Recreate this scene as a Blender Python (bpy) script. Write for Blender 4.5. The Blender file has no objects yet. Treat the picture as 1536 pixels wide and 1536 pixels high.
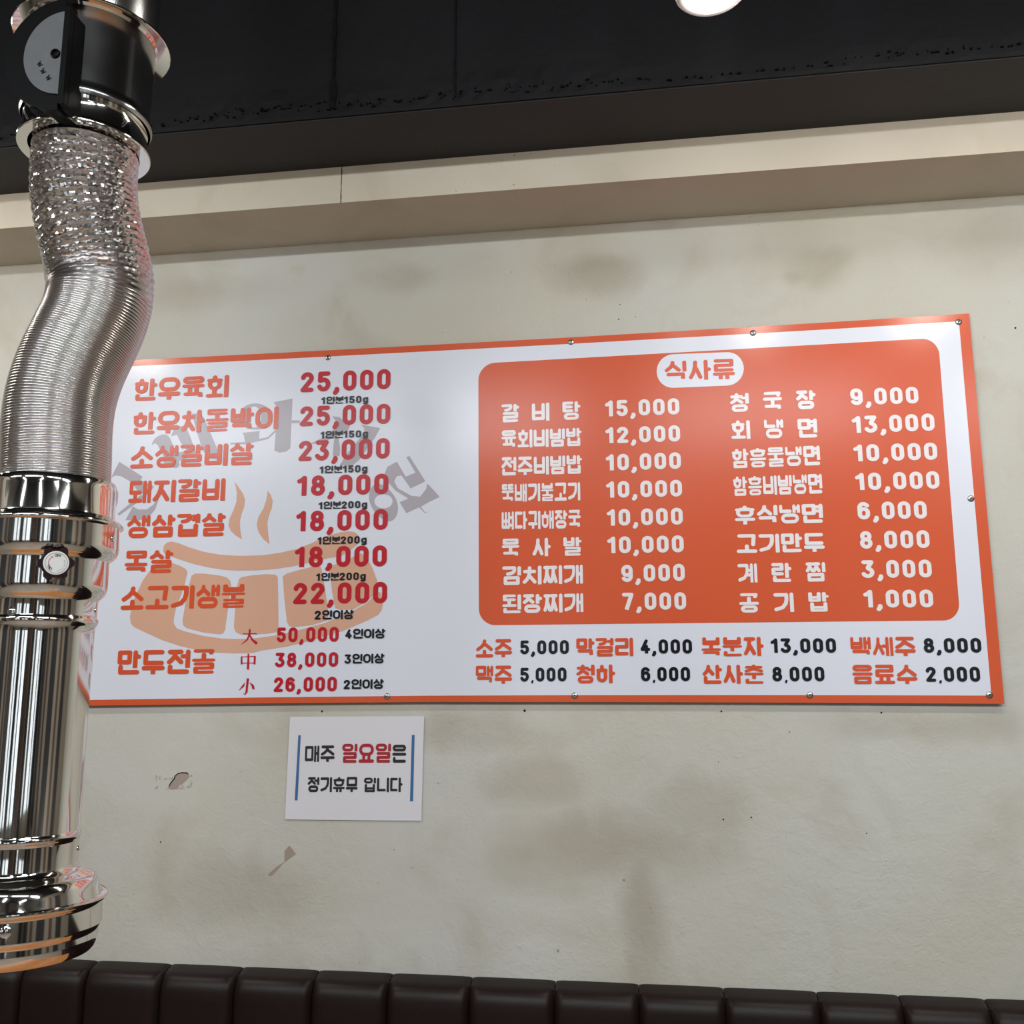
import bpy, math, random
from mathutils import Vector, Matrix
from mathutils.geometry import tessellate_polygon

random.seed(7)
S = bpy.context.scene
COL = S.collection
PI = math.pi

# ------------------------------------------------------------------ camera
F_PX = 1425.3
CAM_R = Vector((0.98950167, 0.14449585, -0.00271814))
CAM_U = Vector((0.02718919, -0.16765259, 0.98547113))
CAM_F = Vector((-0.14194078, 0.97519924, 0.16982124))
CAM = Vector((0.0, -2.0, 1.55))
cd = bpy.data.cameras.new('camera')
cam = bpy.data.objects.new('camera', cd)
COL.objects.link(cam)
cd.sensor_width = 36.0
cd.lens = 36.0 * F_PX / 1536.0
cd.clip_start = 0.02
cam.matrix_world = Matrix(((CAM_R.x, CAM_U.x, -CAM_F.x, CAM.x), (CAM_R.y, CAM_U.y, -CAM_F.y, CAM.y),
                           (CAM_R.z, CAM_U.z, -CAM_F.z, CAM.z), (0, 0, 0, 1)))
S.camera = cam

# ------------------------------------------------------------------ world, lights, exposure
w = bpy.data.worlds.new('world')
S.world = w
w.use_nodes = True
w.node_tree.nodes['Background'].inputs[0].default_value = (0.75, 0.85, 1.0, 1)
w.node_tree.nodes['Background'].inputs[1].default_value = 0.6
S.view_settings.view_transform = 'Standard'
S.view_settings.look = 'None'
S.view_settings.exposure = 0.0
S.view_settings.gamma = 1.0
S.view_settings.use_curve_mapping = False
S.cycles.use_denoising = True
S.cycles.max_bounces = 8
S.cycles.sample_clamp_indirect = 6.0

LAMP_POWER = 205.0         # emission strength of the spot lamp lenses


def area(loc, size, power, color, rot=(0, 0, 0)):  # unseen fill light, added in place of the room's other lamps
    l = bpy.data.lights.new('room_fill_light', 'AREA')
    l.shape = 'RECTANGLE'
    l.size, l.size_y = size
    l.energy = power
    l.color = color
    o = bpy.data.objects.new('room_fill_light', l)
    o.location = loc
    o.rotation_euler = rot
    COL.objects.link(o)
    return o


WARM = (1.0, 0.93, 0.82)
COOL = (0.93, 0.97, 1.0)
for ax in (-2.4, -0.9, 0.6, 2.1):
    area((ax, -2.9, 2.9), (1.1, 0.12), 27, COOL, (math.radians(28), 0, 0))
for ax in (-2.0, 0.0, 2.0):
    area((ax, -4.6, 2.9), (0.12, 1.1), 13, COOL)


# ------------------------------------------------------------------ helpers
def ray(px, py):
    return CAM_R * ((px - 768) / F_PX) - CAM_U * ((py - 768) / F_PX) + CAM_F


def wall(px, py, y=0.0):
    d = ray(px, py)
    return CAM + d * ((y - CAM.y) / d.y)


def zpl(px, py, z):
    d = ray(px, py)
    return CAM + d * ((z - CAM.z) / d.z)


def lin(r, g, b):
    def c(v):
        v /= 255.0
        return v / 12.92 if v <= 0.04045 else ((v + 0.055) / 1.055) ** 2.4
    return (c(r), c(g), c(b), 1)


def mat(name, color=(0.5, 0.5, 0.5, 1), rough=0.5, metal=0.0, spec=0.5, emit=0.0, bump=None, vary=None, rvary=None, coat=0.0):
    """bump=(scale, strength, distance), vary=(scale, amount), rvary=(scale, amount)"""
    m = bpy.data.materials.new(name)
    m.use_nodes = True
    nt = m.node_tree
    p = nt.nodes['Principled BSDF']
    p.inputs['Base Color'].default_value = color
    p.inputs['Roughness'].default_value = rough
    p.inputs['Metallic'].default_value = metal
    p.inputs['Specular IOR Level'].default_value = spec
    p.inputs['Coat Weight'].default_value = coat
    if emit:
        p.inputs['Emission Color'].default_value = color
        p.inputs['Emission Strength'].default_value = emit
    tc = nt.nodes.new('ShaderNodeTexCoord')
    if vary:
        n = nt.nodes.new('ShaderNodeTexNoise')
        n.inputs['Scale'].default_value = vary[0]
        n.inputs['Detail'].default_value = 5
        nt.links.new(tc.outputs['Object'], n.inputs['Vector'])
        mx = nt.nodes.new('ShaderNodeMix')
        mx.data_type = 'RGBA'
        a = vary[1]
        mx.inputs[6].default_value = tuple(max(0, c * (1 - a)) for c in color[:3]) + (1,)
        mx.inputs[7].default_value = tuple(min(1, c * (1 + a)) for c in color[:3]) + (1,)
        nt.links.new(n.outputs['Fac'], mx.inputs[0])
        nt.links.new(mx.outputs[2], p.inputs['Base Color'])
    if rvary:
        n = nt.nodes.new('ShaderNodeTexNoise')
        n.inputs['Scale'].default_value = rvary[0]
        nt.links.new(tc.outputs['Object'], n.inputs['Vector'])
        mr = nt.nodes.new('ShaderNodeMapRange')
        mr.inputs['To Min'].default_value = max(0.0, rough - rvary[1])
        mr.inputs['To Max'].default_value = rough + rvary[1]
        nt.links.new(n.outputs['Fac'], mr.inputs['Value'])
        nt.links.new(mr.outputs[0], p.inputs['Roughness'])
    if bump:
        n = nt.nodes.new('ShaderNodeTexNoise')
        n.inputs['Scale'].default_value = bump[0]
        n.inputs['Detail'].default_value = 6
        nt.links.new(tc.outputs['Object'], n.inputs['Vector'])
        b = nt.nodes.new('ShaderNodeBump')
        b.inputs['Strength'].default_value = bump[1]
        b.inputs['Distance'].default_value = bump[2]
        nt.links.new(n.outputs['Fac'], b.inputs['Height'])
        nt.links.new(b.outputs['Normal'], p.inputs['Normal'])
    return m


def root_loc(o):
    while o.parent:
        o = o.parent
    return Vector(o.location)


def obj(name, verts, faces, m, parent=None, smooth=None, loc=None):
    """one mesh object from world-space verts; smooth = sharp angle in degrees"""
    off = root_loc(parent) if parent else (Vector(loc) if loc else Vector((0, 0, 0)))
    me = bpy.data.meshes.new(name)
    me.from_pydata([tuple(Vector(v) - off) for v in verts], [], faces)
    me.update()
    me.materials.append(m)
    if smooth is not None:
        me.polygons.foreach_set('use_smooth', [True] * len(me.polygons))
        me.set_sharp_from_angle(angle=math.radians(smooth))
    o = bpy.data.objects.new(name, me)
    COL.objects.link(o)
    if parent:
        o.parent = parent
    elif loc:
        o.location = loc
    return o


def thing(name, label, cat, loc, group=None):
    o = bpy.data.objects.new(name, None)
    o.empty_display_size = 0.05
    COL.objects.link(o)
    o.location = loc
    o['label'] = label
    o['category'] = cat
    if group:
        o['group'] = group
    return o


def struct(name, verts, faces, m, parent=None, smooth=None):
    o = obj(name, verts, faces, m, parent, smooth)
    if not parent:
        o['kind'] = 'structure'
    return o


class MB:
    def __init__(self):
        self.v, self.f = [], []

    def add(self, v, f):
        n = len(self.v)
        self.v += [Vector(p) for p in v]
        self.f += [[i + n for i in q] for q in f]
        return self

    def box(self, a, b, M=None):
        x0, y0, z0 = a
        x1, y1, z1 = b
        v = [Vector(p) for p in ((x0, y0, z0), (x1, y0, z0), (x1, y1, z0), (x0, y1, z0), (x0, y0, z1), (x1, y0, z1), (x1, y1, z1), (x0, y1, z1))]
        if M:
            v = [M @ p for p in v]
        return self.add(v, [(0, 3, 2, 1), (4, 5, 6, 7), (0, 1, 5, 4), (1, 2, 6, 5), (2, 3, 7, 6), (3, 0, 4, 7)])

    def lathe(self, prof, M=None, n=96, a0=0.0, a1=2 * PI):
        """prof = [(r, z)]; revolved about local z"""
        full = abs(a1 - a0 - 2 * PI) < 1e-6
        k = n if full else n + 1
        v, f = [], []
        for (r, z) in prof:
            for i in range(k):
                a = a0 + (a1 - a0) * i / n
                p = Vector((r * math.cos(a), r * math.sin(a), z))
                v.append(M @ p if M else p)
        for j in range(len(prof) - 1):
            for i in range(n):
                i2 = (i + 1) % k
                f.append((j * k + i, j * k + i2, (j + 1) * k + i2, (j + 1) * k + i))
        return self.add(v, f)

    def prism(self, pts, h0, h1, M):
        """closed polygon in local xy, extruded along local z"""
        n = len(pts)
        v = [M @ Vector((p[0], p[1], h0)) for p in pts] + [M @ Vector((p[0], p[1], h1)) for p in pts]
        tri = tessellate_polygon([[Vector((p[0], p[1], 0)) for p in pts]])
        f = [tuple(t) for t in tri] + [tuple(i + n for i in t[::-1]) for t in tri]
        f += [(i, (i + 1) % n, (i + 1) % n + n, i + n) for i in range(n)]
        return self.add(v, f)

    def build(self, name, m, parent=None, smooth=None, loc=None):
        return obj(name, self.v, self.f, m, parent, smooth, loc)


def frame(origin, zdir, xdir):
    z = Vector(zdir).normalized()
    x = Vector(xdir)
    x = (x - z * x.dot(z)).normalized()
    y = z.cross(x)
    return Matrix(((x.x, y.x, z.x, origin[0]), (x.y, y.y, z.y, origin[1]), (x.z, y.z, z.z, origin[2]), (0, 0, 0, 1)))


def rrect(x0, y0, x1, y1, r, n=8):
    out = []
    for cx, cy, a in ((x1 - r, y1 - r, 0), (x0 + r, y1 - r, 90), (x0 + r, y0 + r, 180), (x1 - r, y0 + r, 270)):
        for i in range(n + 1):
            t = math.radians(a + 90 * i / n)
            out.append((cx + r * math.cos(t), cy + r * math.sin(t)))
    return out


# ------------------------------------------------------------------ materials
def plaster(name, base, dark, light, stain, spots, bumpk=1.0):
    m = bpy.data.materials.new(name)
    m.use_nodes = True
    nt = m.node_tree
    L = nt.links.new
    p = nt.nodes['Principled BSDF']
    p.inputs['Roughness'].default_value = 0.82
    p.inputs['Specular IOR Level'].default_value = 0.3
    tc = nt.nodes.new('ShaderNodeTexCoord')

    def noise(scale, detail=4, rough=0.55, dist=0.0, vec=None):
        n = nt.nodes.new('ShaderNodeTexNoise')
        n.inputs['Scale'].default_value = scale
        n.inputs['Detail'].default_value = detail
        n.inputs['Roughness'].default_value = rough
        n.inputs['Distortion'].default_value = dist
        L(vec or tc.outputs['Object'], n.inputs['Vector'])
        return n.outputs['Fac']

    def mrange(v, a, b, c, d):
        n = nt.nodes.new('ShaderNodeMapRange')
        for k, q in zip(('From Min', 'From Max', 'To Min', 'To Max'), (a, b, c, d)):
            n.inputs[k].default_value = q
        L(v, n.inputs['Value'])
        return n.outputs[0]

    def mix(fac, a, b):
        n = nt.nodes.new('ShaderNodeMix')
        n.data_type = 'RGBA'
        L(fac, n.inputs[0])
        for i, c in ((6, a), (7, b)):
            if isinstance(c, tuple):
                n.inputs[i].default_value = c
            else:
                L(c, n.inputs[i])
        return n.outputs[2]

    def math_(op, a, b):
        n = nt.nodes.new('ShaderNodeMath')
        n.operation = op
        for i, c in ((0, a), (1, b)):
            if isinstance(c, (int, float)):
                n.inputs[i].default_value = c
            else:
                L(c, n.inputs[i])
        return n.outputs[0]
    big = mrange(noise(1.7, 3, 0.5, 0.4), 0.35, 0.68, 0, 1)
    c = mix(big, base, light)
    mid = mrange(noise(4.2, 4, 0.55, 0.8), 0.52, 0.75, 0, 0.75)
    c = mix(mid, c, dark)
    # smoky stains with a place of their own
    wob = noise(5.0, 3, 0.5, 0.6)
    tot = None
    for (x, z, rx, rz, k) in spots:
        mp = nt.nodes.new('ShaderNodeMapping')
        mp.vector_type = 'POINT'
        mp.inputs['Location'].default_value = (-x / rx, 0, -z / rz)
        mp.inputs['Scale'].default_value = (1 / rx, 0, 1 / rz)
        L(tc.outputs['Object'], mp.inputs['Vector'])
        g = nt.nodes.new('ShaderNodeVectorMath')
        g.operation = 'LENGTH'
        L(mp.outputs[0], g.inputs[0])
        d = math_('ADD', g.outputs['Value'], math_('MULTIPLY', math_('SUBTRACT', wob, 0.5), 1.6))
        v = nt.nodes.new('ShaderNodeMapRange')
        v.interpolation_type = 'SMOOTHSTEP'
        for kk, q in zip(('From Min', 'From Max', 'To Min', 'To Max'), (0.2, 1.15, k, 0)):
            v.inputs[kk].default_value = q
        L(d, v.inputs['Value'])
        tot = v.outputs[0] if tot is None else math_('MAXIMUM', tot, v.outputs[0])
    if tot is not None:
        c = mix(tot, c, stain)
    # specks
    sp = mrange(noise(95, 1, 0.5), 0.73, 0.78, 0, 0.55)
    patch = mrange(noise(3.1, 2), 0.5, 0.62, 0, 1)
    c = mix(math_('MULTIPLY', sp, patch), c, (0.16, 0.14, 0.11, 1))
    L(c, p.inputs['Base Color'])
    h = math_('ADD', math_('MULTIPLY', noise(150, 3, 0.6), 0.35), math_('MULTIPLY', noise(38, 4, 0.6, 0.5), 0.8))
    h = math_('MULTIPLY', h, mrange(noise(2.3, 3), 0.35, 0.6, 0.25, 1))
    h = math_('ADD', h, math_('MULTIPLY', noise(6, 3), 1.1))
    b = nt.nodes.new('ShaderNodeBump')
    b.inputs['Strength'].default_value = 0.85 * bumpk
    b.inputs['Distance'].default_value = 0.0035
    L(h, b.inputs['Height'])
    L(b.outputs['Normal'], p.inputs['Normal'])
    return m


def spot(px, py, rx, rz, k):
    q = wall(px, py)
    return (q.x, q.z, rx, rz, k)


SPOTS = [spot(880, 1270, .30, .10, .8), spot(960, 1350, .06, .20, .8), spot(800, 1180, .16, .07, .6), spot(1040, 1210, .14, .08, .5),
         spot(890, 410, .12, .06, .75), spot(1220, 400, .10, .06, .5), spot(1190, 415, .04, .03, .6), spot(300, 440, .25, .06, .4), spot(350, 1340, .25, .09, .5),
         spot(1420, 1090, .28, .05, .55), spot(1480, 360, .2, .10, .4), spot(600, 420, .1, .05, .4), spot(770, 1280, .1, .08, .5),
         spot(700, 1100, .25, .05, .4), spot(960, 1450, .05, .12, .6)]
M_WALL = plaster('cream plaster wall', (0.50, 0.48, 0.405, 1), (0.43, 0.40, 0.325, 1), (0.53, 0.532, 0.495, 1), (0.345, 0.31, 0.24, 1), [(a, b_, c, d, e * .85) for a, b_, c, d, e in SPOTS])
M_SOFFIT = plaster('cream painted soffit', (0.60, 0.54, 0.44, 1), (0.54, 0.48, 0.375, 1), (0.64, 0.585, 0.48, 1), (0.3, 0.25, 0.2, 1), [], 0.35)
M_DARK = mat('black painted concrete', (0.0062, 0.006, 0.0072, 1), 0.75, spec=0.3, vary=(9, 0.4), bump=(45, 0.5, 0.004))
M_DARKU = mat('black painted underside', (0.018, 0.0175, 0.019, 1), 0.7, vary=(5, 0.25), bump=(60, 0.25, 0.002))
M_ROUGH = mat('chipped black concrete edge', (0.010, 0.0095, 0.011, 1), 0.95, spec=0.1, vary=(60, 0.6), bump=(70, 1.0, 0.01))
M_FLOOR = mat('grey tile floor', (0.30, 0.25, 0.20, 1), 0.35, vary=(3, 0.2))
M_SIDE = mat('warm painted side wall', (0.30, 0.26, 0.21, 1), 0.8, vary=(2, 0.1))
M_DWOOD = mat('dark brown wood panel', (0.10, 0.052, 0.03, 1), 0.45, vary=(10, 0.3))
M_WOOD = mat('orange brown wood', (0.42, 0.17, 0.05, 1), 0.4, vary=(12, 0.35))
M_LEATHER = mat('dark brown leather', (0.012, 0.0062, 0.0054, 1), 0.40, spec=0.2, vary=(30, 0.2), bump=(420, 0.35, 0.0006))
M_SEAM = mat('dark seam gap', (0.010, 0.007, 0.006, 1), 0.7)
M_CHROME = mat('polished stainless steel', (0.80, 0.77, 0.72, 1), 0.07, 1.0, rvary=(5, 0.03))
M_STEEL = mat('brushed galvanised steel', (0.44, 0.435, 0.43, 1), 0.17, 1.0, bump=(700, 0.12, 0.0006), rvary=(14, 0.05))
M_FOIL = mat('crinkled aluminium foil', (0.62, 0.60, 0.59, 1), 0.22, 1.0)
M_BLACKP = mat('black moulded plastic', (0.004, 0.004, 0.0042, 1), 0.35, spec=0.08)
M_DIAL = mat('grey moulded dial', (0.085, 0.09, 0.093, 1), 0.55, vary=(60, 0.2))
M_MAROON = mat('maroon bakelite', (0.016, 0.004, 0.005, 1), 0.4, spec=0.2)
M_FACE = mat('white dial face', (0.68, 0.68, 0.66, 1), 0.5)
M_WHITE = mat('white sign print', (0.675, 0.70, 0.785, 1), 0.22, spec=0.3, bump=(260, 0.10, 0.0006))
M_ORANGE = mat('orange sign print', (0.60, 0.098, 0.037, 1), 0.22, spec=0.22, bump=(260, 0.10, 0.0006))
M_OTEXT = mat('orange lettering', (0.62, 0.085, 0.03, 1), 0.22, spec=0.25)
M_RED = mat('crimson lettering', (0.46, 0.012, 0.022, 1), 0.22, spec=0.25)
M_BLACK = mat('black lettering', (0.010, 0.010, 0.013, 1), 0.22, spec=0.25)
M_GREY = mat('pale grey lettering', (0.40, 0.375, 0.42, 1), 0.22, spec=0.25)
M_PEACH = mat('peach emblem print', (0.63, 0.37, 0.26, 1), 0.22, spec=0.25)
M_WTEXT = mat('white lettering', (0.76, 0.72, 0.74, 1), 0.22, spec=0.25)
M_BACK = mat('sign board core', (0.35, 0.34, 0.33, 1), 0.6)
M_PAPER = mat('white paper', (0.66, 0.66, 0.70, 1), 0.6, spec=0.3)
M_BLUE = mat('blue ink', (0.035, 0.13, 0.30, 1), 0.5)
M_REDINK = mat('dark red ink', (0.36, 0.008, 0.02, 1), 0.5)
M_BLKINK = mat('black ink', (0.012, 0.012, 0.013, 1), 0.5)
M_SCREW = mat('zinc screw', (0.45, 0.44, 0.42, 1), 0.3, 1.0)
M_HOLE = mat('dark hole', (0.02, 0.018, 0.015, 1), 0.9, spec=0.0)
M_CHIP = mat('bare plaster under chipped paint', (0.33, 0.27, 0.22, 1), 0.85, bump=(120, 0.3, 0.002))
M_RIM = mat('white lamp rim', (0.75, 0.74, 0.76, 1), 0.4)
M_LAMPB = mat('white lamp body', (0.55, 0.55, 0.56, 1), 0.4)
M_PANE = mat('glowing added pane', (0.80, 0.90, 1.0, 1), 0.3, emit=1.5)
M_FRAME = mat('dark frame', (0.03, 0.03, 0.032, 1), 0.4)

# ------------------------------------------------------------------ room shell
XL, XR, YF, ZC = -3.3, 3.3, -6.0, 3.05
Z_SOF, Y_SOF, Z_BEAM, Y_BEAM = 2.548, -0.182, 2.631, -0.356


def quad(name, pts, m):
    return struct(name, pts, [(0, 1, 2, 3)], m)


wall_back = quad('wall_back', [(XL, 0, 0), (XR, 0, 0), (XR, 0, ZC), (XL, 0, ZC)], M_WALL)
quad('floor', [(XL, YF, 0), (XR, YF, 0), (XR, 0, 0), (XL, 0, 0)], M_FLOOR)
quad('ceiling', [(XL, 0, ZC), (XR, 0, ZC), (XR, YF, ZC), (XL, YF, ZC)], M_DARK)
quad('wall_left', [(XL, YF, 0), (XL, 0, 0), (XL, 0, ZC), (XL, YF, ZC)], M_SIDE)
quad('wall_right', [(XR, 0, 0), (XR, YF, 0), (XR, YF, ZC), (XR, 0, ZC)], M_SIDE)
quad('wall_front', [(XR, YF, 0), (XL, YF, 0), (XL, YF, ZC), (XR, YF, ZC)], M_SIDE)
struct('trim_1', *(lambda b: (b.v, b.f))(MB().box((XL, Y_SOF, Z_SOF), (XR, 0, Z_BEAM))), M_SOFFIT)
beam = struct('trim_2', *(lambda b: (b.v, b.f))(MB().box((XL, Y_BEAM, Z_BEAM), (XR, 0, ZC))), M_DARKU)
# plastered front of the concrete beam, rough along its lower edge, with two formwork joints
nx, nz = 330, 12
vs, fs = [], []
rn = random.Random(3)
xj1, xj2 = wall(503, 80, Y_BEAM).x, wall(684, 60, Y_BEAM).x
ph = [rn.uniform(0, 6.28) for _ in range(6)]
for j in range(nz + 1):
    for i in range(nx + 1):
        x = XL + (XR - XL) * i / nx
        z = Z_BEAM + 0.002 + (ZC - Z_BEAM - 0.002) * (j / nz) ** 1.6
        ragged = 0.5 + 0.5 * math.sin(3.1 * x + ph[0]) * math.sin(7.3 * x + ph[1])
        y = Y_BEAM - 0.004 - (0.006 * rn.random() * ragged if j in (1, 2, 3) else 0.0)
        vs.append((x, y, z))
for j in range(nz):
    for i in range(nx):
        a = j * (nx + 1) + i
        fs.append((a, a + 1, a + nx + 2, a + nx + 1))
obj('concrete_face', vs, fs, M_DARK, beam)
b = MB()
rn = random.Random(11)
x = -1.6
while x < 1.5:                                             # chips along the lower edge
    ragged = 0.5 + 0.5 * math.sin(3.1 * x + ph[0]) * math.sin(7.3 * x + ph[1])
    for _ in range(int(1 + 5 * ragged * rn.random())):
        h = 0.0016 + 0.0034 * rn.random()
        z0 = Z_BEAM + 0.012 + (0.004 + 0.020 * ragged) * (rn.random() + rn.random()) * 0.7
        ln = 0.0015 + 0.007 * rn.random() ** 2
        xx = x + 0.02 * rn.random()
        pts = [(xx + ln * t / 6, z0 + h * (0.25 + 0.35 * rn.random())) for t in range(7)] + [(xx + ln * t / 6, z0 - h * (0.1 + 0.3 * rn.random())) for t in range(6, -1, -1)]
        b.prism(pts, Y_BEAM - 0.0098, Y_BEAM - 0.001, Matrix(((1, 0, 0, 0), (0, 0, 1, 0), (0, 1, 0, 0), (0, 0, 0, 1))))
    x += 0.018
o = b.build('chipped_edge', M_ROUGH, beam)
for xj, w0, w1 in ((xj1, 0.0045, 0.009), (xj2, 0.002, 0.003)):
    b = MB()
    rn = random.Random(int(w0 * 1e5))
    zs = [Z_BEAM + 0.02 + (ZC - Z_BEAM - 0.02) * t / 24 for t in range(25)]
    pl = [(xj - (w1 if z < Z_BEAM + 0.08 else w0) * (0.5 + 0.5 * rn.random()), z) for z in zs]
    pr = [(xj + (w1 if z < Z_BEAM + 0.08 else w0) * (0.4 + 0.5 * rn.random()), z) for z in zs]
    b.prism(pl + pr[::-1], Y_BEAM - 0.008, Y_BEAM - 0.001, Matrix(((1, 0, 0, 0), (0, 0, 1, 0), (0, 1, 0, 0), (0, 0, 0, 1))))
    b.build('formwork_joint', M_ROUGH, beam)
# board joint in the front of the cream box
trim1 = bpy.data.objects['trim_1']
XZ = Matrix(((1, 0, 0, 0), (0, 0, 1, 0), (0, 1, 0, 0), (0, 0, 0, 1)))
xb = wall(512, 280, Y_SOF).x
rn = random.Random(5)
zz = [Z_SOF + (Z_BEAM - Z_SOF) * t / 16 for t in range(17)]
MB().prism([(xb - 0.0008 * rn.random() - 0.0003, z) for z in zz] + [(xb + 0.0008 * rn.random() + 0.0003, z) for z in zz[::-1]],
           Y_SOF - 0.0006, Y_SOF + 0.002, XZ).build('board_joint', M_HOLE, trim1)
# added windows behind the camera, panes glow to put streaks in the chrome
for n, (x0, x1) in enumerate(((-2.9, -2.5), (-2.3, -2.0), (-1.45, -1.15), (-0.95, -0.5), (1.0, 1.2), (1.6, 2.1), (2.3, 2.6))):
    z0, z1 = (0.9, 2.3) if n != 4 else (0.5, 2.3)
    b = MB()
    for a0, a1, c0, c1 in ((x0 - .06, x1 + .06, z0 - .06, z0), (x0 - .06, x1 + .06, z1, z1 + .06), (x0 - .06, x0, z0, z1), (x1, x1 + .06, z0, z1), ((x0 + x1) / 2 - .02, (x0 + x1) / 2 + .02, z0, z1)):
        b.box((a0, YF + 0.005, c0), (a1, YF + 0.05, c1))
    wn = struct('added_window_%d' % (n + 1), b.v, b.f, M_FRAME)
    obj('pane', [(x0, YF + .02, z0), (x1, YF + .02, z0), (x1, YF + .02, z1), (x0, YF + .02, z1)], [(0, 1, 2, 3)], M_PANE, wn)

n = 3
for (x0, x1, mm) in ((-1.9, -1.55, M_FRAME), (-.42, -.1, M_FRAME), (-.05, .35, M_DWOOD), (.5, .95, M_FRAME), (1.3, 1.56, M_SIDE), (2.7, 3.2, M_FRAME)):  # unseen pillars added to break up the reflections in the chrome
    b = MB().box((x0, YF, 0), (x1, YF + .12, ZC))
    struct('trim_%d' % n, b.v, b.f, mm)
    n += 1
for (y0, y1, mm) in ((-5.6, -4.9, M_FRAME), (-4.4, -4.1, M_DWOOD), (-3.5, -2.6, M_FRAME), (-2.1, -1.85, M_DWOOD), (-1.4, -.9, M_FRAME)):  # more added pillars on the side walls, for dark bands in the chrome
    for sx, w0 in ((XR - .08, .08), (XL, .08)):
        b = MB().box((sx, y0, 0), (sx + w0, y1, 2.6))
        struct('trim_%d' % n, b.v, b.f, mm)
        n += 1

# ------------------------------------------------------------------ wall damage
IDX = XZ
def flat_poly(pts_px, y, y1=0.0):
    q = [wall(px, py) for px, py in pts_px]
    return MB().prism([(p.x, p.z) for p in q], y, y1, XZ)


def z5(pts, ox, oy, s):
    return [(ox + x / s, oy + y / s) for x, y in pts]


flat_poly(z5([(360, 790), (395, 690), (490, 575), (500, 520), (570, 460), (660, 440), (780, 450), (815, 500), (820, 550), (740, 640), (640, 730), (545, 815), (410, 832)], 230, 1130, 15.36), -0.0006, 0.0005).build('paint_chip', M_CHIP, wall_back)
flat_poly(z5([(820, 588), (846, 622), (795, 660), (748, 712), (730, 708), (770, 672), (800, 655), (800, 610)], 130, 1050, 2.695), -0.0006, 0.0005).build('paint_chip', M_CHIP, wall_back)
# dark torn upper rim and raised flakes round the larger chip
rim = z5([(355, 775), (385, 690), (480, 570), (490, 520), (565, 458), (660, 432), (785, 440), (825, 500), (810, 490), (775, 465), (660, 455), (580, 475), (512, 528), (505, 580), (405, 700), (370, 775)], 230, 1130, 15.36)
flat_poly(rim, -0.0010, 0.0005).build('torn_rim', M_HOLE, wall_back)
b = MB()
rn = random.Random(21)
for (cx, cy, n, rx, ry) in ((110, 560, 7, 50, 60), (350, 555, 6, 80, 20), (70, 775, 4, 30, 20), (340, 790, 3, 25, 14), (650, 760, 9, 60, 40), (830, 700, 9, 45, 80), (860, 510, 4, 30, 18)):
    for _ in range(n):
        x, y = cx + rn.uniform(-rx, rx), cy + rn.uniform(-ry, ry)
        p = wall(230 + x / 15.36, 1130 + y / 15.36)
        r = 0.0010 + 0.0012 * rn.random()
        pts = [(p.x + r * (1.5 if k % 2 else 0.9) * math.cos(k * PI / 3), p.z + r * (0.6 + 0.5 * rn.random()) * math.sin(k * PI / 3)) for k in range(6)]
        b.prism(pts, -0.0012 - 0.001 * rn.random(), 0.0005, XZ)
b.build('loose_flakes', M_WALL, wall_back)
for (px, py, r) in ((483, 1067, .0022), (787, 1066, .0026), (1082, 1067, .0018), (1322, 1069, .0018), (1523, 492, .0020), (1184, 1098, .001), (1085, 1229, .0016), (1127, 1226, .0015), (936, 1320, .003), (837, 1426, .003), (241, 1263, .0014), (1078, 1143, .001), (930, 457, .0012), (928, 479, .0014), (953, 475, .001), (1300, 1250, .0012)):
    p = wall(px, py)
    MB().prism([(p.x + r * math.cos(k * PI / 5), p.z + r * math.sin(k * PI / 5)) for k in range(10)], -0.0007, 0.001, XZ).build('drill_hole', M_HOLE if r < .0028 else M_CHIP, wall_back)


# ------------------------------------------------------------------ stroke lettering
def arc(cx, cy, rx, ry, a0, a1, n=10):
    return [(cx + rx * math.cos(math.radians(a0 + (a1 - a0) * i / n)), cy + ry * math.sin(math.radians(a0 + (a1 - a0) * i / n))) for i in range(n + 1)]


def rr(x0, y0, x1, y1, r):
    r = min(r, (x1 - x0) / 2, (y1 - y0) / 2)
    return rrect(x0, y0, x1, y1, r, 5) + [(x1, y1 - r)]


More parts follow.
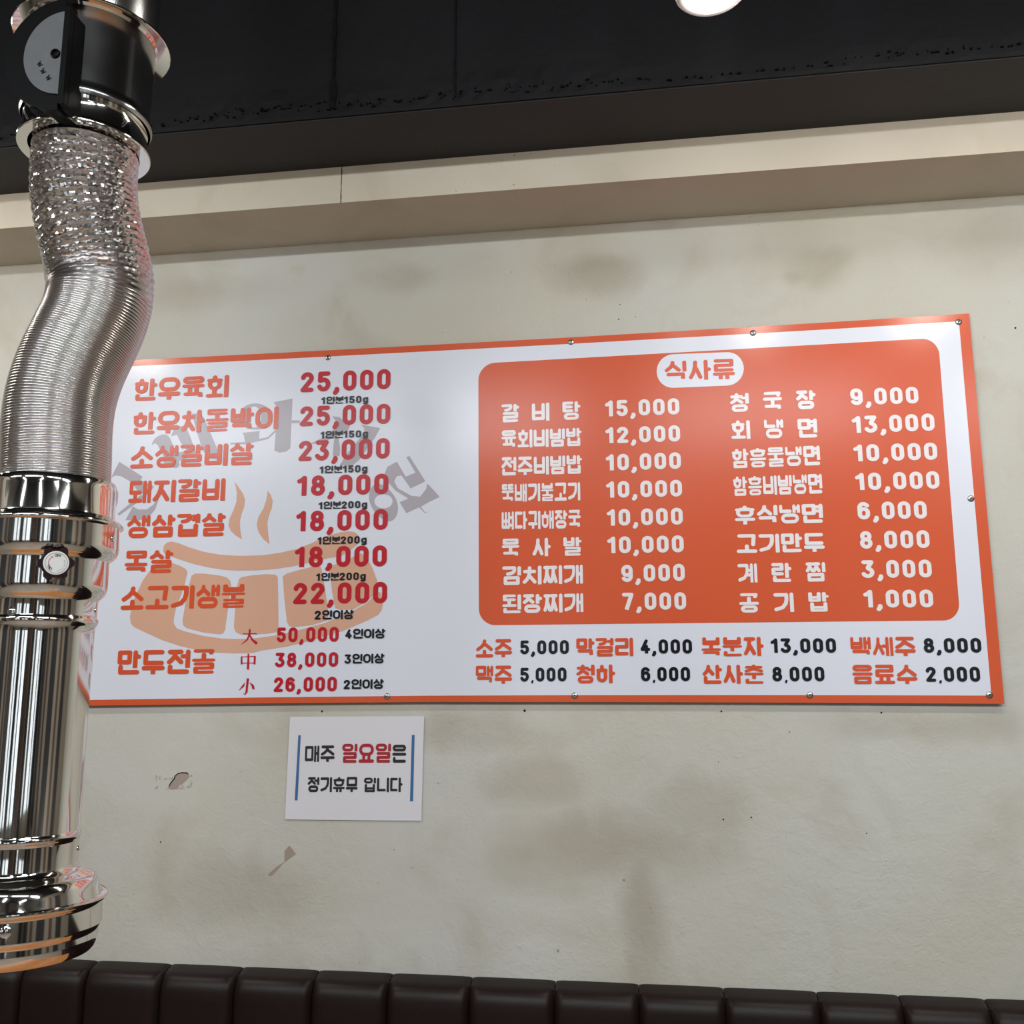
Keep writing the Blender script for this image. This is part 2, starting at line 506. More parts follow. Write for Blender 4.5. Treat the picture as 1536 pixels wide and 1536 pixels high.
class Ink:
    """fills strokes as flat pieces; each piece sits a hair above the last so that none share a plane"""
    def __init__(self, mapper, y, step=6e-6):
        self.m, self.y, self.step, self.k = mapper, y, step, 0
        self.v, self.f = [], []

    def poly(self, pts):
        tri = tessellate_polygon([[Vector((p[0], p[1], 0)) for p in pts]])
        n = len(self.v)
        yy = self.y - self.k * self.step
        self.k = (self.k + 1) % 60
        for p in pts:
            x, z = self.m(p)
            self.v.append((x, yy, z))
        for t in tri:
            a, b_, c = [self.v[n + i] for i in t]
            cr = (b_[0] - a[0]) * (c[2] - a[2]) - (b_[2] - a[2]) * (c[0] - a[0])
            self.f.append((n + t[0], n + t[1], n + t[2]) if cr > 0 else (n + t[0], n + t[2], n + t[1]))

    def stroke(self, line, tx, ty, cap0=True, cap1=True):
        k = tx / ty
        q = []
        for p in line:
            v = Vector((p[0], p[1] * k))
            if not q or (v - q[-1]).length > 1e-5:
                q.append(v)
        r = tx / 2
        un = lambda v: (v.x, v.y / k)
        for i in range(len(q) - 1):
            d = (q[i + 1] - q[i]).normalized()
            nrm = Vector((-d.y, d.x)) * r
            self.poly([un(q[i] + nrm), un(q[i] - nrm), un(q[i + 1] - nrm), un(q[i + 1] + nrm)])
        for i, v in enumerate(q):
            if (i == 0 and not cap0) or (i == len(q) - 1 and not cap1):
                continue
            if 0 < i < len(q) - 1 and (q[i] - q[i - 1]).angle(q[i + 1] - q[i], 0) < 0.12:
                continue
            self.poly([un(v + Vector((r * math.cos(t * PI / 7), r * math.sin(t * PI / 7)))) for t in range(14)])

    def build(self, name, m, parent):
        return obj(name, self.v, self.f, m, parent)


CHO = 'ㄱㄲㄴㄷㄸㄹㅁㅂㅃㅅㅆㅇㅈㅉㅊㅋㅌㅍㅎ'
JUNG = 'ㅏㅐㅑㅒㅓㅔㅕㅖㅗㅘㅙㅚㅛㅜㅝㅞㅟㅠㅡㅢㅣ'
JONG = ' ㄱㄲㄳㄴㄵㄶㄷㄹㄺㄻㄼㄽㄾㄿㅀㅁㅂㅄㅅㅆㅇㅈㅊㅋㅌㅍㅎ'
NH = {'ㄱ': 1.5, 'ㄲ': 1.5, 'ㄴ': 1.5, 'ㄷ': 2, 'ㄸ': 2, 'ㄹ': 3, 'ㅁ': 2, 'ㅂ': 3.0, 'ㅃ': 2.6, 'ㅅ': 1.9, 'ㅇ': 2, 'ㅈ': 2.2, 'ㅉ': 2.2, 'ㅊ': 2.9, 'ㅌ': 3, 'ㅎ': 3.3}
NV = {'ㄱ': 1, 'ㄲ': 2, 'ㄴ': 1, 'ㄷ': 1, 'ㄸ': 2, 'ㄹ': 1.5, 'ㅁ': 2, 'ㅂ': 2, 'ㅃ': 3.2, 'ㅅ': 2, 'ㅇ': 2, 'ㅈ': 2, 'ㅉ': 3, 'ㅊ': 2, 'ㅌ': 1, 'ㅎ': 2}
DBL = {'ㄲ': 'ㄱ', 'ㄸ': 'ㄷ', 'ㅃ': 'ㅂ', 'ㅉ': 'ㅈ', 'ㅆ': 'ㅅ'}


def cons(c, x0, y0, x1, y1, tx, ty, mode):
    """strokes of one consonant in an ink box; mode: v beside an upright vowel, h above a flat vowel, f at the foot"""
    if c in DBL:
        if c == 'ㅃ':
            m = (x0 + x1) / 2
            g = tx * 0.0
            return cons('ㅂ', x0, y0, m + tx / 2, y1, tx, ty, mode) + cons('ㅂ', m - tx / 2, y0, x1, y1, tx, ty, mode)
        m = (x0 + x1) / 2
        ov = 0.05 * (x1 - x0) if c == 'ㅉ' else -0.02
        return cons(DBL[c], x0, y0, m + ov, y1, tx, ty, mode) + cons(DBL[c], m - ov, y0, x1, y1, tx, ty, mode)
    a, b_, l, r = y0 + ty / 2, y1 - ty / 2, x0 + tx / 2, x1 - tx / 2
    mx, my, W, H = (l + r) / 2, (a + b_) / 2, r - l, b_ - a
    if c == 'ㄱ':
        if mode == 'v':
            return [[(l, b_), (r, b_)] + ([(r, b_ - H * .45), (r - W * .10, b_ - H * .72), (r - W * .34, a + H * .06), (l + W * .36, a)] if H < .55 else [(r, b_ - H * .35), (r - W * .08, b_ - H * .6), (r - W * .36, b_ - H * .86), (l + W * .03, a)])]
        return [[(l, b_), (r, b_), (r - (0.06 * W if mode == 'h' else 0), a)]]
    if c == 'ㄴ':
        return [[(l, b_), (l, a), (r, a)]]
    if c == 'ㄷ':
        return [[(r, b_), (l, b_), (l, a), (r, a)]]
    if c == 'ㄹ':
        return [[(l, b_), (r, b_), (r, my), (l, my), (l, a), (r, a)]]
    if c == 'ㅌ':
        return [[(r, b_), (l, b_), (l, a), (r, a)], [(l, my), (r - .03, my)]]
    if c == 'ㅁ':
        return [[(l, b_), (r, b_), (r, a), (l, a), (l, b_), (mx, b_)]]
    if c == 'ㅂ':
        m2 = a + H * .44
        return [[(l, b_), (l, a), (r, a), (r, b_)], [(l, m2), (r, m2)]]
    if c == 'ㅇ':
        return [rr(l, a, r, b_, 0.5 * min(W, H * 1.25))]
    if c == 'ㅅ':
        return [[(mx, b_), (mx - W * .03, b_ - H * .3), (mx - W * .2, b_ - H * .65), (l, a)], [(mx, b_ - H * .35), (mx + W * .22, b_ - H * .6), (r, a)]]
    if c == 'ㅈ':
        return [[(l + W * .04, b_), (r - W * .04, b_)], [(mx, b_), (mx - W * .08, b_ - H * .45), (mx - W * .25, b_ - H * .75), (l, a)], [(mx, b_ - H * .45), (mx + W * .22, b_ - H * .68), (r, a)]]
    if c == 'ㅊ':
        t = H * .26
        return [[(mx, b_), (mx, b_ - t)]] + cons('ㅈ', x0, y0, x1, y1 - t, tx, ty, mode)
    if c == 'ㅎ':
        t = H * .22
        b2 = b_ - t
        lo = rr(l + W * .06, a, r - W * .06, b2, 0.42 * W)
        return [[(mx, b_), (mx, b2)], [(l, b2 - ty * .25), (r, b2 - ty * .25)], lo]
    return []


def syllable(ch):
    """-> list of (polyline, tx, ty, square_end)"""
    code = ord(ch) - 0xAC00
    c, v, f = CHO[code // 588], JUNG[code % 588 // 28], JONG[code % 28]
    f = '' if f == ' ' else f
    out = []
    up = {'ㅏ': 1, 'ㅑ': 1, 'ㅓ': 1, 'ㅕ': 1, 'ㅣ': 1, 'ㅐ': 2, 'ㅒ': 2, 'ㅔ': 2, 'ㅖ': 2, 'ㅘ': 1, 'ㅙ': 2, 'ㅚ': 1, 'ㅝ': 1, 'ㅞ': 2, 'ㅟ': 1, 'ㅢ': 1}.get(v, 0)
    flat = {'ㅗ': 'ㅗ', 'ㅛ': 'ㅛ', 'ㅜ': 'ㅜ', 'ㅠ': 'ㅠ', 'ㅡ': 'ㅡ', 'ㅘ': 'ㅗ', 'ㅙ': 'ㅗ', 'ㅚ': 'ㅗ', 'ㅝ': 'ㅜ', 'ㅞ': 'ㅜ', 'ㅟ': 'ㅜ', 'ㅢ': 'ㅡ'}.get(v, '')
    nfl = 0 if not flat else (1.0 if flat == 'ㅡ' else 1.75)
    nh = NH[c] + (.5 if c == 'ㄱ' and up and f else 0) + nfl + (NH[f] if f else 0)
    nv = NV[c] + up * 1.25
    ty = min(.175, .75 / nh)
    tx = min(.175, .68 / max(nv, NV.get(f, 0)))
    if up == 2:
        tx = min(tx, .135)
    g = .035
    X0, X1 = .03, .97
    # vertical zones
    zf = 0
    if f:
        zf = max(.26, (NH[f] + .15) / (nh + .6))
    top0 = zf + (g if f else 0)
    # upright vowel columns
    if up:
        arm = v in 'ㅏㅑㅘ'
        ix = 0.0
        if up == 1:
            xs = [X1 - tx / 2 - (.115 if arm else 0)]
            cx1 = xs[0] - tx / 2 - .07
        else:
            xs = [X1 - tx * 1.5 - .065, X1 - tx / 2]
            cx1 = xs[0] - tx / 2 - .05
        vb = top0 + ((.0 if f in ('ㄴ', 'ㄱ') else .0) if f else 0)
        if f in ('ㄴ',):
            vb = zf * .60 + .02
            if c == 'ㄴ':
                vb = zf * .60 + .02
        for x in xs:
            out.append(([(x, 1 - ty / 2), (x, vb)], tx, ty, True))
        ym = (1 + top0) / 2 + .02
        inl = {'ㅓ': [ym], 'ㅔ': [ym], 'ㅕ': [ym - .30 * (1 - top0) + .02, ym + .14 * (1 - top0)] if not f else [ym - .19 * (1 - top0), ym + .19 * (1 - top0)], 'ㅖ': [ym - .12, ym + .12], 'ㅝ': [ym - .05]}.get(v, [])
        if v in 'ㅏㅘ':
            out.append(([(xs[0], ym), (X1 - tx / 2 + .02, ym)], tx, ty, False))
        if v in 'ㅐㅙ' or v == 'ㅒ':
            out.append(([(xs[0], ym), (xs[1], ym)], tx, ty, False))
        if v in 'ㅔㅖ':
            pass
        stub = (.08 if c == 'ㄱ' and f else .13) if inl else 0
        for y in inl:
            out.append(([(xs[0], y), (xs[0] - tx / 2 - stub, y)], tx, ty * .9, False))
        if inl:
            cx1 -= .10 if c == 'ㄱ' and f else (.07 if c not in 'ㄱㅈㅊㅅ' else .03)
        if not flat:
            cy0 = top0 + (.05 if not f else (0 if f != 'ㄴ' else 0))
            cy1 = 1.0 - (.02 if not f else 0)
            if f == 'ㄴ':
                cy0 = zf + g * .6
            for s in cons(c, X0, cy0, cx1, cy1, tx, ty, 'v'):
                out.append((s, tx, ty, False))
        else:
            hz = nfl * ty + .05
            y0 = top0 + .02
            for s in cons(c, X0 + .03, y0 + hz + g * .3, cx1 - .02, 1.0, tx, ty, 'h' if c != 'ㄱ' else 'h'):
                out.append((s, tx, ty, False))
            m = (X0 + cx1) / 2
            if flat == 'ㅗ':
                yb = y0 + ty / 2
                out.append(([(X0 + tx / 2, yb), (cx1 - tx / 2 + .02, yb)], tx, ty, False))
                out.append(([(m, yb), (m, y0 + hz + ty * .3)], tx, ty, False))
            elif flat == 'ㅜ':
                yb = y0 + hz - ty / 2
                out.append(([(X0 + tx / 2, yb), (cx1 - tx / 2 + .02, yb)], tx, ty, False))
                out.append(([(m + .03, yb), (m + .03, y0)], tx, ty, True))
            else:
                out.append(([(X0 + tx / 2, y0 + ty / 2), (cx1 - tx / 2, y0 + ty / 2)], tx, ty, False))
    else:
        hz = (nfl + .15) / (nh + .6) if f else max(.34 if flat != 'ㅡ' else .16, nfl * ty)
        y0 = top0
        inset = .05 if c in 'ㅂㅁㄷㄹㄱㅌ' else .02
        cb = y0 + hz + (g if flat in 'ㅜㅠㅡ' else g * .5)
        for s in cons(c, X0 + inset, cb, X1 - inset, 1.0, tx, ty, 'h'):
            out.append((s, tx, ty, False))
        a, e = X0 + tx / 2, X1 - tx / 2
        st = {'ㅗ': [.5], 'ㅜ': [.5], 'ㅛ': [.34, .66], 'ㅠ': [.36, .64]}.get(flat, [])
        if flat in ('ㅗ', 'ㅛ'):
            yb = y0 + ty / 2
            out.append(([(a, yb), (e, yb)], tx, ty, False))
            for x in st:
                out.append(([(x, yb), (x, min(y0 + hz + (.02 if c != 'ㅅ' else .0), cb + ty * .3))], tx, ty, False))
        elif flat in ('ㅜ', 'ㅠ'):
            yb = y0 + hz - ty / 2
            out.append(([(a, yb), (e, yb)], tx, ty, False))
            for x in st:
                out.append(([(x, yb), (x, y0 - (g if f else 0))], tx, ty, True))
        else:
            out.append(([(a, y0 + hz / 2), (e, y0 + hz / 2)], tx, ty, False))
    if f:
        ins = .07 if f != 'ㄴ' else .05
        for s in cons(f, X0 + ins, 0.0, X1 - ins + (.03 if f in 'ㄴㄹ' else 0), zf, tx, ty, 'f'):
            out.append((s, tx, ty, f == 'ㄱ'))
    return out


def digit(ch):
    """-> (advance width, strokes) on a unit height, stroke .19"""
    t = .19
    h = t / 2
    W = .60
    l, r, b_, T = h, W - h, h, 1 - h
    m = W / 2
    if ch == '0':
        return W, [rr(l, b_, r, T, .21)]
    if ch == '1':
        return .42, [[(.06 + .02, .74), (.20, .80), (.30, T)], [(.30, T), (.30, 0)]]
    if ch == '2':
        return W, [[(l + .01, .73)] + arc(m, .70, r - m, T - .70, 165, -25, 10) + [(l, b_), (r, b_)]]
    if ch == '3':
        return W, [[(l, T), (r - .02, T), (m, .58)] + arc(m - .02, .315, r - m + .02, .315 - b_, 80, -155, 12)]
    if ch == '4':
        return W, [[(m + .08, T), (l, .30), (r + .03, .30)], [(r - .12, .52), (r - .12, 0)]]
    if ch == '5':
        return W, [[(r - .02, T), (l + .03, T), (l + .02, .55)] + arc(m - .01, .345, r - m + .01, .345 - b_, 115, -155, 12)]
    if ch == '6':
        return W, [[(r - .02, .80)] + arc(m, .68, r - m, T - .68, 45, 180, 8) + [(l, .34)], rr(l, b_, r, .60, .22)]
    if ch == '7':
        return W, [[(l, T), (r, T), (l + .12, 0)]]
    if ch == '8':
        return W, [rr(l + .03, .52, r - .03, T, .2), rr(l, b_, r, .53, .22)]
    if ch == '9':
        return W, [[(l + .02, .20)] + arc(m, .32, r - m, .32 - b_, 225, 360, 8) + [(r, .66)], rr(l, .40, r, T, .22)]
    if ch == ',':
        return .22, [[(.12, .08), (.12, .0), (.05, -.10)]]
    if ch == '.':
        return .12, [[(.08, .03), (.05, -.07)]]
    if ch == 'g':
        return W, [rr(l, .12, r, .66, .2), [(r, .68), (r, -.02)] + arc(m, -.06, r - m, .09, 0, -150, 6)]
    if ch == 'O':
        return .8, [rr(h, b_, .8 - h, T, .3)]
    if ch == 'F':
        return .6, [[(h, 0), (h, T), (.6 - h, T)], [(h, .5), (.5, .5)]]
    if ch == 'N':
        return .75, [[(h, 0), (h, T), (.75 - h, 0), (.75 - h, 1)]]
    if ch == 'W':
        return .9, [[(h, T), (.28, b_), (.45, .8), (.62, b_), (.9 - h, T)]]
    return .3, []


def layout(text, gap=.21, space=.62, dg=.85):
    """-> total width, [(strokes with tx, ty, square), x offset]"""
    x, items = 0.0, []
    prev = ''
    for ch in text:
        if ch == ' ':
            x += space
        elif 0xAC00 <= ord(ch) <= 0xD7A3:
            if prev and ord(prev) < 128 and prev != ' ':
                x -= .07
            items.append((syllable(ch), x, 1.0))
            x += 1.03
        else:
            wd, st = digit(ch)
            s = dg
            t = .205 if ch not in '.,' else (.21 if ch == ',' else .13)
            items.append(([(q, t, t, ch in '147' and q is st[-1]) for q in st], x, s))
            x += (wd + gap) * s
        prev = ch
    last = text[-1]
    x -= .03 if ord(last) > 127 else gap * dg
    return x, items


def place(px0, py0, px1, py1, hpx, y):
    """text box on the plane y: lower left, lower right pixel and pixel height -> mapper from (0..1, 0..1)"""
    a, b_ = wall(px0, py0, y), wall(px1, py1, y)
    hz = wall((px0 + px1) / 2, (py0 + py1) / 2 - hpx, y).z - wall((px0 + px1) / 2, (py0 + py1) / 2, y).z
    return lambda p: (a.x + (b_.x - a.x) * p[0], a.z + (b_.z - a.z) * p[0] + hz * p[1])


def text(name, s, box, y, m, parent, dg=1.0, weight=1.0, gap=.21, space=.62):
    tw, items = layout(s, gap, space, dg)
    mp = place(*box, y)
    ink = Ink(lambda p: mp((p[0] / tw, p[1])), y)
    for strokes, x, sc in items:
        for (q, tx, ty, sq) in strokes:
            ink.stroke([(x + p[0] * sc, p[1] * sc) for p in q], tx * sc * weight, ty * sc * weight, True, not sq)
    return ink.build(name, m, parent)


def fill(name, pts_px, y, m, parent, holes=()):
    """a flat printed shape traced on the sign"""
    k = [Vector((wall(a, b_, y).x, wall(a, b_, y).z, 0)) for a, b_ in pts_px]
    loops = [k] + [[Vector((wall(a, b_, y).x, wall(a, b_, y).z, 0)) for a, b_ in hh] for hh in holes]
    return loops


def print_shapes(name, loops_list, y, m, parent):
    v, f = [], []
    for i, loops in enumerate(loops_list):
        tri = tessellate_polygon(loops)
        flat = [p for lp in loops for p in lp]
        n = len(v)
        v += [(p.x, y - 2e-5 * i, p.y) for p in flat]
        for t in tri:
            a, b_, c = [flat[j] for j in t]
            cr = (b_.x - a.x) * (c.y - a.y) - (b_.y - a.y) * (c.x - a.x)
            f.append(tuple(n + j for j in (t if cr > 0 else (t[0], t[2], t[1]))))
    return obj(name, v, f, m, parent)


def smooth_loop(pts, n=5):
    """closed Catmull-Rom"""
    out, k = [], len(pts)
    for i in range(k):
        p0, p1, p2, p3 = (Vector(pts[(i + j - 1) % k]) for j in range(4))
        for s in range(n):
            t = s / n
            q = 0.5 * ((2 * p1) + (p2 - p0) * t + (2 * p0 - 5 * p1 + 4 * p2 - p3) * t * t + (3 * p1 - p0 - 3 * p2 + p3) * t ** 3)
            out.append((q.x, q.y))
    return out


# ------------------------------------------------------------------ menu board
YS = -0.012
sign = thing('menu_board', 'long white menu board with orange border and price lists screwed to plaster wall', 'sign', (-0.3, YS, 1.49))
LEFT = 92
top_px = [(LEFT, 545.4), (203, 540), (420, 529.2), (640, 517.6), (850, 506.4), (1040, 495.3), (1250, 483), (1453.6, 470.2)]
bot_px = [(LEFT - 4, 1059.6), (135, 1058.6), (380, 1055.3), (640, 1052.9), (860, 1053), (1040, 1053.4), (1270, 1054.4), (1506.6, 1055.8)]
b = MB()
outer = [wall(*p, YS) for p in top_px] + [wall(*p, YS) for p in bot_px[::-1]]
b.prism([(p.x, p.z) for p in outer], YS + 0.004, YS, XZ)
b.build('board', M_ORANGE, sign)
in_top = [(LEFT + 9, 555.5), (203, 549.3), (420, 538.6), (640, 527.2), (850, 516.2), (1040, 505.6), (1250, 493.6), (1438.3, 482)]
in_bot = [(LEFT + 5, 1051), (135, 1049.9), (380, 1046.3), (640, 1043.5), (860, 1042.8), (1040, 1042.6), (1270, 1042.8), (1487, 1043.4)]
print_shapes('white_field', [fill('', in_top + in_bot[::-1], YS - .0002)if False else [[Vector((wall(a, c, YS).x, wall(a, c, YS).z, 0)) for a, c in in_top + in_bot[::-1]]]], YS - 0.0003, M_WHITE, sign)


def loops(pts, holes=()):
    k = lambda q: [Vector((wall(a, c, YS).x, wall(a, c, YS).z, 0)) for a, c in q]
    return [k(pts)] + [k(h) for h in holes]


A1 = lambda pts: z5(pts, 160, 530, 5.486)
A2 = lambda pts: z5(pts, 160, 780, 5.486)
A3 = lambda pts: z5(pts, 400, 530, 5.486)
A4 = lambda pts: z5(pts, 340, 780, 5.486)
# pale grey arched lettering behind the dishes
g1 = [loops(A1([(105, 893), (250, 985), (297, 1017), (280, 1042), (390, 1095), (340, 1172), (262, 1140), (205, 1062), (120, 1012), (72, 1005), (40, 1022), (60, 975)])),
      loops(A1([(282, 1165), (320, 1180), (105, 1335), (88, 1322)])),
      loops(A1([(215, 1260), (262, 1285), (330, 1285), (385, 1245), (440, 1165), (400, 1285), (350, 1345), (280, 1372), (155, 1374)])),
      loops(A1([(25, 1050), (70, 1080), (98, 1150), (92, 1230), (60, 1310), (45, 1310), (40, 1200), (15, 1100)]))]
print_shapes('shop_lettering', g1, YS - 0.0005, M_GREY, sign)
g2 = [loops(A1(smooth_loop([(372, 757), (395, 705), (455, 668), (505, 678), (540, 740), (590, 880), (600, 925), (560, 945), (500, 900), (425, 765), (398, 742)], 3))),
      loops(A1([(530, 683), (545, 640), (600, 600), (650, 597), (690, 690), (740, 830), (700, 850), (610, 735), (580, 670)])),
      loops(A1([(700, 500), (770, 490), (800, 530), (840, 620), (935, 845), (920, 875), (850, 870), (790, 800)])),
      loops(A1([(440, 870), (560, 820), (700, 800), (720, 835), (560, 900), (480, 905)]))]
print_shapes('shop_lettering', g2, YS - 0.0005, M_GREY, sign)
ring = [(1225 + 135 * math.cos(t * PI / 16), 520 + 108 * math.sin(t * PI / 16)) for t in range(32)]
hole = [(1215 + 55 * math.cos(t * PI / 16), 525 + 88 * math.sin(t * PI / 16)) for t in range(32)]
g3 = [loops(A1(ring), [A1(hole)]),
      loops(A1([(1115, 655), (1258, 640), (1255, 705), (1325, 690), (1390, 628), (1396, 645), (1330, 705), (1260, 722), (1140, 748), (1020, 750), (1018, 737), (1140, 730), (1130, 672)])),
      loops(A1([(1375, 403), (1530, 372), (1512, 780), (1480, 808), (1420, 818), (1380, 800), (1400, 540), (1400, 440)])),
      loops(A3([(200, 552), (275, 552), (275, 574), (200, 574)]))]
print_shapes('shop_lettering', g3, YS - 0.0005, M_GREY, sign)
g4 = [loops(A3([(540, 517), (600, 525), (650, 570), (690, 592), (660, 650), (560, 690), (430, 745), (355, 745), (470, 690), (560, 620), (580, 570)])),
      loops(A3([(560, 680), (592, 700), (605, 780), (600, 845), (545, 845), (550, 760)])),
      loops(A3([(775, 588), (935, 615), (895, 690), (760, 880), (700, 930), (600, 920), (660, 830), (800, 660), (805, 620)]))]
print_shapes('shop_lettering', g4, YS - 0.0005, M_GREY, sign)
ca, sa = math.cos(.42), math.sin(.42)
el = lambda cx, cy, rx, ry: [(cx + rx * math.cos(t * PI / 16) * ca + ry * math.sin(t * PI / 16) * sa, cy - rx * math.cos(t * PI / 16) * sa + ry * math.sin(t * PI / 16) * ca) for t in range(32)]
g5 = [loops(A3([(1045, 905), (1072, 892), (1145, 1015), (1225, 982), (1150, 856), (1175, 845), (1307, 1053), (1185, 1112), (1110, 1005), (1070, 1012), (1050, 1055), (1080, 1110), (1190, 1172), (1262, 1180), (1312, 1118), (1320, 1078), (1332, 1080), (1425, 1182), (1335, 1225), (1270, 1262), (1305, 1310), (1330, 1305), (1305, 1318), (1255, 1268), (1150, 1316), (1095, 1225), (1165, 1195), (1060, 1130), (1000, 1060), (972, 990), (992, 935)])),
      loops(A3([(962 + (105 + 8 * math.cos(2 * t * PI / 16)) * math.cos(t * PI / 16) + 45 * math.sin(t * PI / 16), 1228 + 155 * math.sin(t * PI / 16)) for t in range(32)]), [A3([(962 + 75 * math.cos(t * PI / 12), 1218 + 58 * math.sin(t * PI / 12)) for t in range(24)])])]
print_shapes('shop_lettering', g5, YS - 0.0005, M_GREY, sign)
# peach bowl emblem with steam
steam1 = [(1052, 1053), (1085, 1100), (1120, 1150), (1140, 1205), (1132, 1265), (1108, 1330), (1096, 1390), (1100, 1455), (1114, 1531), (1062, 1500), (1022, 1462), (1003, 1415), (1013, 1355), (1043, 1295), (1068, 1225), (1072, 1150), (1064, 1095)]
steam2 = [(1325, 1130), (1350, 1165), (1367, 1215), (1360, 1270), (1337, 1330), (1323, 1390), (1328, 1470), (1341, 1571), (1290, 1530), (1252, 1475), (1235, 1415), (1250, 1345), (1290, 1280), (1314, 1210), (1322, 1165)]
print_shapes('steam_wisp', [loops(A1(steam1))], YS - 0.0007, M_PEACH, sign)
print_shapes('steam_wisp', [loops(A1(steam2))], YS - 0.0007, M_PEACH, sign)
A4o = lambda pts: [(340 + x / 5.486, 780 + y / 5.486) for x, y in pts]
lip = A2([(466, 260), (470, 215), (495, 187), (535, 177), (590, 190), (680, 225), (800, 262), (930, 285), (1080, 295)]) + A4([(150, 295), (300, 290), (450, 268), (590, 235), (700, 190), (830, 130), (930, 102), (1000, 93), (1055, 100), (1085, 125), (1092, 165), (1075, 205), (1000, 262), (930, 300), (830, 315), (700, 348), (550, 380), (400, 403), (250, 414), (100, 416), (0, 412)]) + A2([(850, 393), (720, 363), (600, 325), (540, 303), (480, 282)])
bowl_out = A2([(355, 420), (300, 495), (262, 575), (228, 650), (205, 730), (193, 800), (200, 850), (225, 880), (330, 930), (450, 985), (600, 1035), (750, 1070), (900, 1090), (1050, 1097), (1200, 1092)]) + A4([(300, 1072), (500, 1040), (700, 990), (950, 915), (1150, 830), (1250, 778), (1277, 740), (1286, 690), (1270, 600), (1245, 590), (1160, 680), (1040, 748), (900, 810), (800, 850), (600, 905), (412, 948), (260, 970)]) + A2([(1150, 978), (1050, 979), (950, 975), (800, 955), (640, 915), (575, 890), (552, 850), (554, 800), (572, 720), (640, 540), (655, 470), (666, 430), (650, 402), (600, 375), (530, 350), (470, 345), (400, 365)])
blk1 = A2([(700, 458), (730, 441), (800, 441), (920, 455), (985, 470), (1015, 497), (1025, 530), (1000, 720), (975, 900), (960, 932), (930, 941), (800, 925), (660, 890), (632, 868), (625, 830), (650, 680), (680, 530)])
blk2 = A2([(1090, 488), (1112, 470), (1200, 455), (1320, 445), (1390, 450), (1408, 472), (1413, 700), (1415, 880), (1398, 922), (1320, 935), (1200, 942), (1100, 941), (1062, 922), (1048, 880), (1062, 680), (1077, 540)])
blk3 = A4([(463, 462), (500, 440), (600, 410), (740, 376), (775, 388), (786, 420), (808, 560), (830, 700), (836, 790), (820, 828), (700, 865), (560, 880), (516, 874), (497, 840), (476, 650)])
blk4 = A4([(845, 385), (1000, 325), (1105, 272), (1150, 300), (1200, 395), (1240, 500), (1238, 590), (1150, 672), (1040, 735), (940, 738), (895, 725), (870, 600)])
print_shapes('bowl_emblem', [loops(lip), loops(bowl_out), loops(blk1), loops(blk2), loops(blk3), loops(blk4)], YS - 0.0007, M_PEACH, sign)

YT = YS - 0.0012
NAMES = [('한우육회', (200, 601.5, 343, 595.5, 33)), ('한우차돌박이', (197.7, 652, 417.8, 643.4, 33.5)), ('소생갈비살', (194, 702.8, 379.8, 697, 33)),
         ('돼지갈비', (191, 755, 337.8, 751, 33.5)), ('생삼겹살', (188.6, 807.3, 337.6, 803.6, 34)), ('목살', (185, 860.3, 258.6, 859, 34)),
         ('소고기생불', (179.7, 914.8, 368, 911.2, 35)), ('만두전골', (174, 1011.7, 322.8, 1010, 36))]
for s, bx in NAMES:
    text('dish_name', s, bx, YT, M_OTEXT, sign, weight=1.06)
PRICES = [('25,000', (451, 588, 585, 582.9, 29)), ('25,000', (450, 639, 584.6, 635, 29)), ('23,000', (448, 691.3, 583.6, 687, 29.5)),
          ('18,000', (446, 743.8, 581.7, 740.5, 29.6)), ('18,000', (444.5, 797, 580.8, 794, 30)), ('18,000', (442.5, 850.8, 579.4, 849, 30.5)),
          ('22,000', (440, 905.8, 579.8, 904.3, 31)), ('50,000', (415.3, 963.2, 507.4, 962.2, 21.6)), ('38,000', (413, 1000.6, 506.5, 999.7, 21.2)),
          ('26,000', (410.7, 1037.6, 504.5, 1036.7, 21.3))]
for s, bx in PRICES:
    text('price', s, bx, YT, M_RED, sign, weight=1.1)
NOTES = [('1인분150g', (482, 606.2, 552, 603.6, 10.8)), ('1인분150g', (480.7, 657.7, 551.8, 655.4, 10.8)), ('1인분150g', (479.3, 710, 550.8, 707.8, 11)),
         ('1인분200g', (478, 763.7, 550.4, 761.6, 11)), ('1인분200g', (476.4, 816.6, 549.6, 814.8, 11.5)), ('1인분200g', (474.3, 871.2, 548.3, 869.4, 11.6)),
         ('2인이상', (471.8, 929.3, 530.6, 928.5, 13.8)), ('4인이상', (518, 957.8, 578, 957.4, 14.4)), ('3인이상', (517, 995.4, 576.6, 994.7, 14.4)), ('2인이상', (515.5, 1033.6, 575.6, 1033, 14.4))]
for s, bx in NOTES:
    text('portion_note', s, bx, YT - .0006, M_BLACK, sign, dg=.95, gap=.2, weight=1.08)


def brush(name, strokes, m, conv):
    """brush strokes of varying width: [(x, y, w), ...] in zoom pixels"""
    ink = Ink(lambda p: (p[0], p[1]), YT)
    for st in strokes:
        L_, R_ = [], []
        for i, (x, y, wd) in enumerate(st):
            p0, p1 = Vector(st[max(0, i - 1)][:2]), Vector(st[min(len(st) - 1, i + 1)][:2])
            d = (p1 - p0).normalized()
            n_ = Vector((-d.y, d.x)) * wd / 2
            L_.append((x + n_.x, y + n_.y))
            R_.append((x - n_.x, y - n_.y))
        q = [wall(*p, YS) for p in conv(L_ + R_[::-1])]
        ink.poly([(p.x, p.z) for p in q])
    return ink.build(name, m, sign)


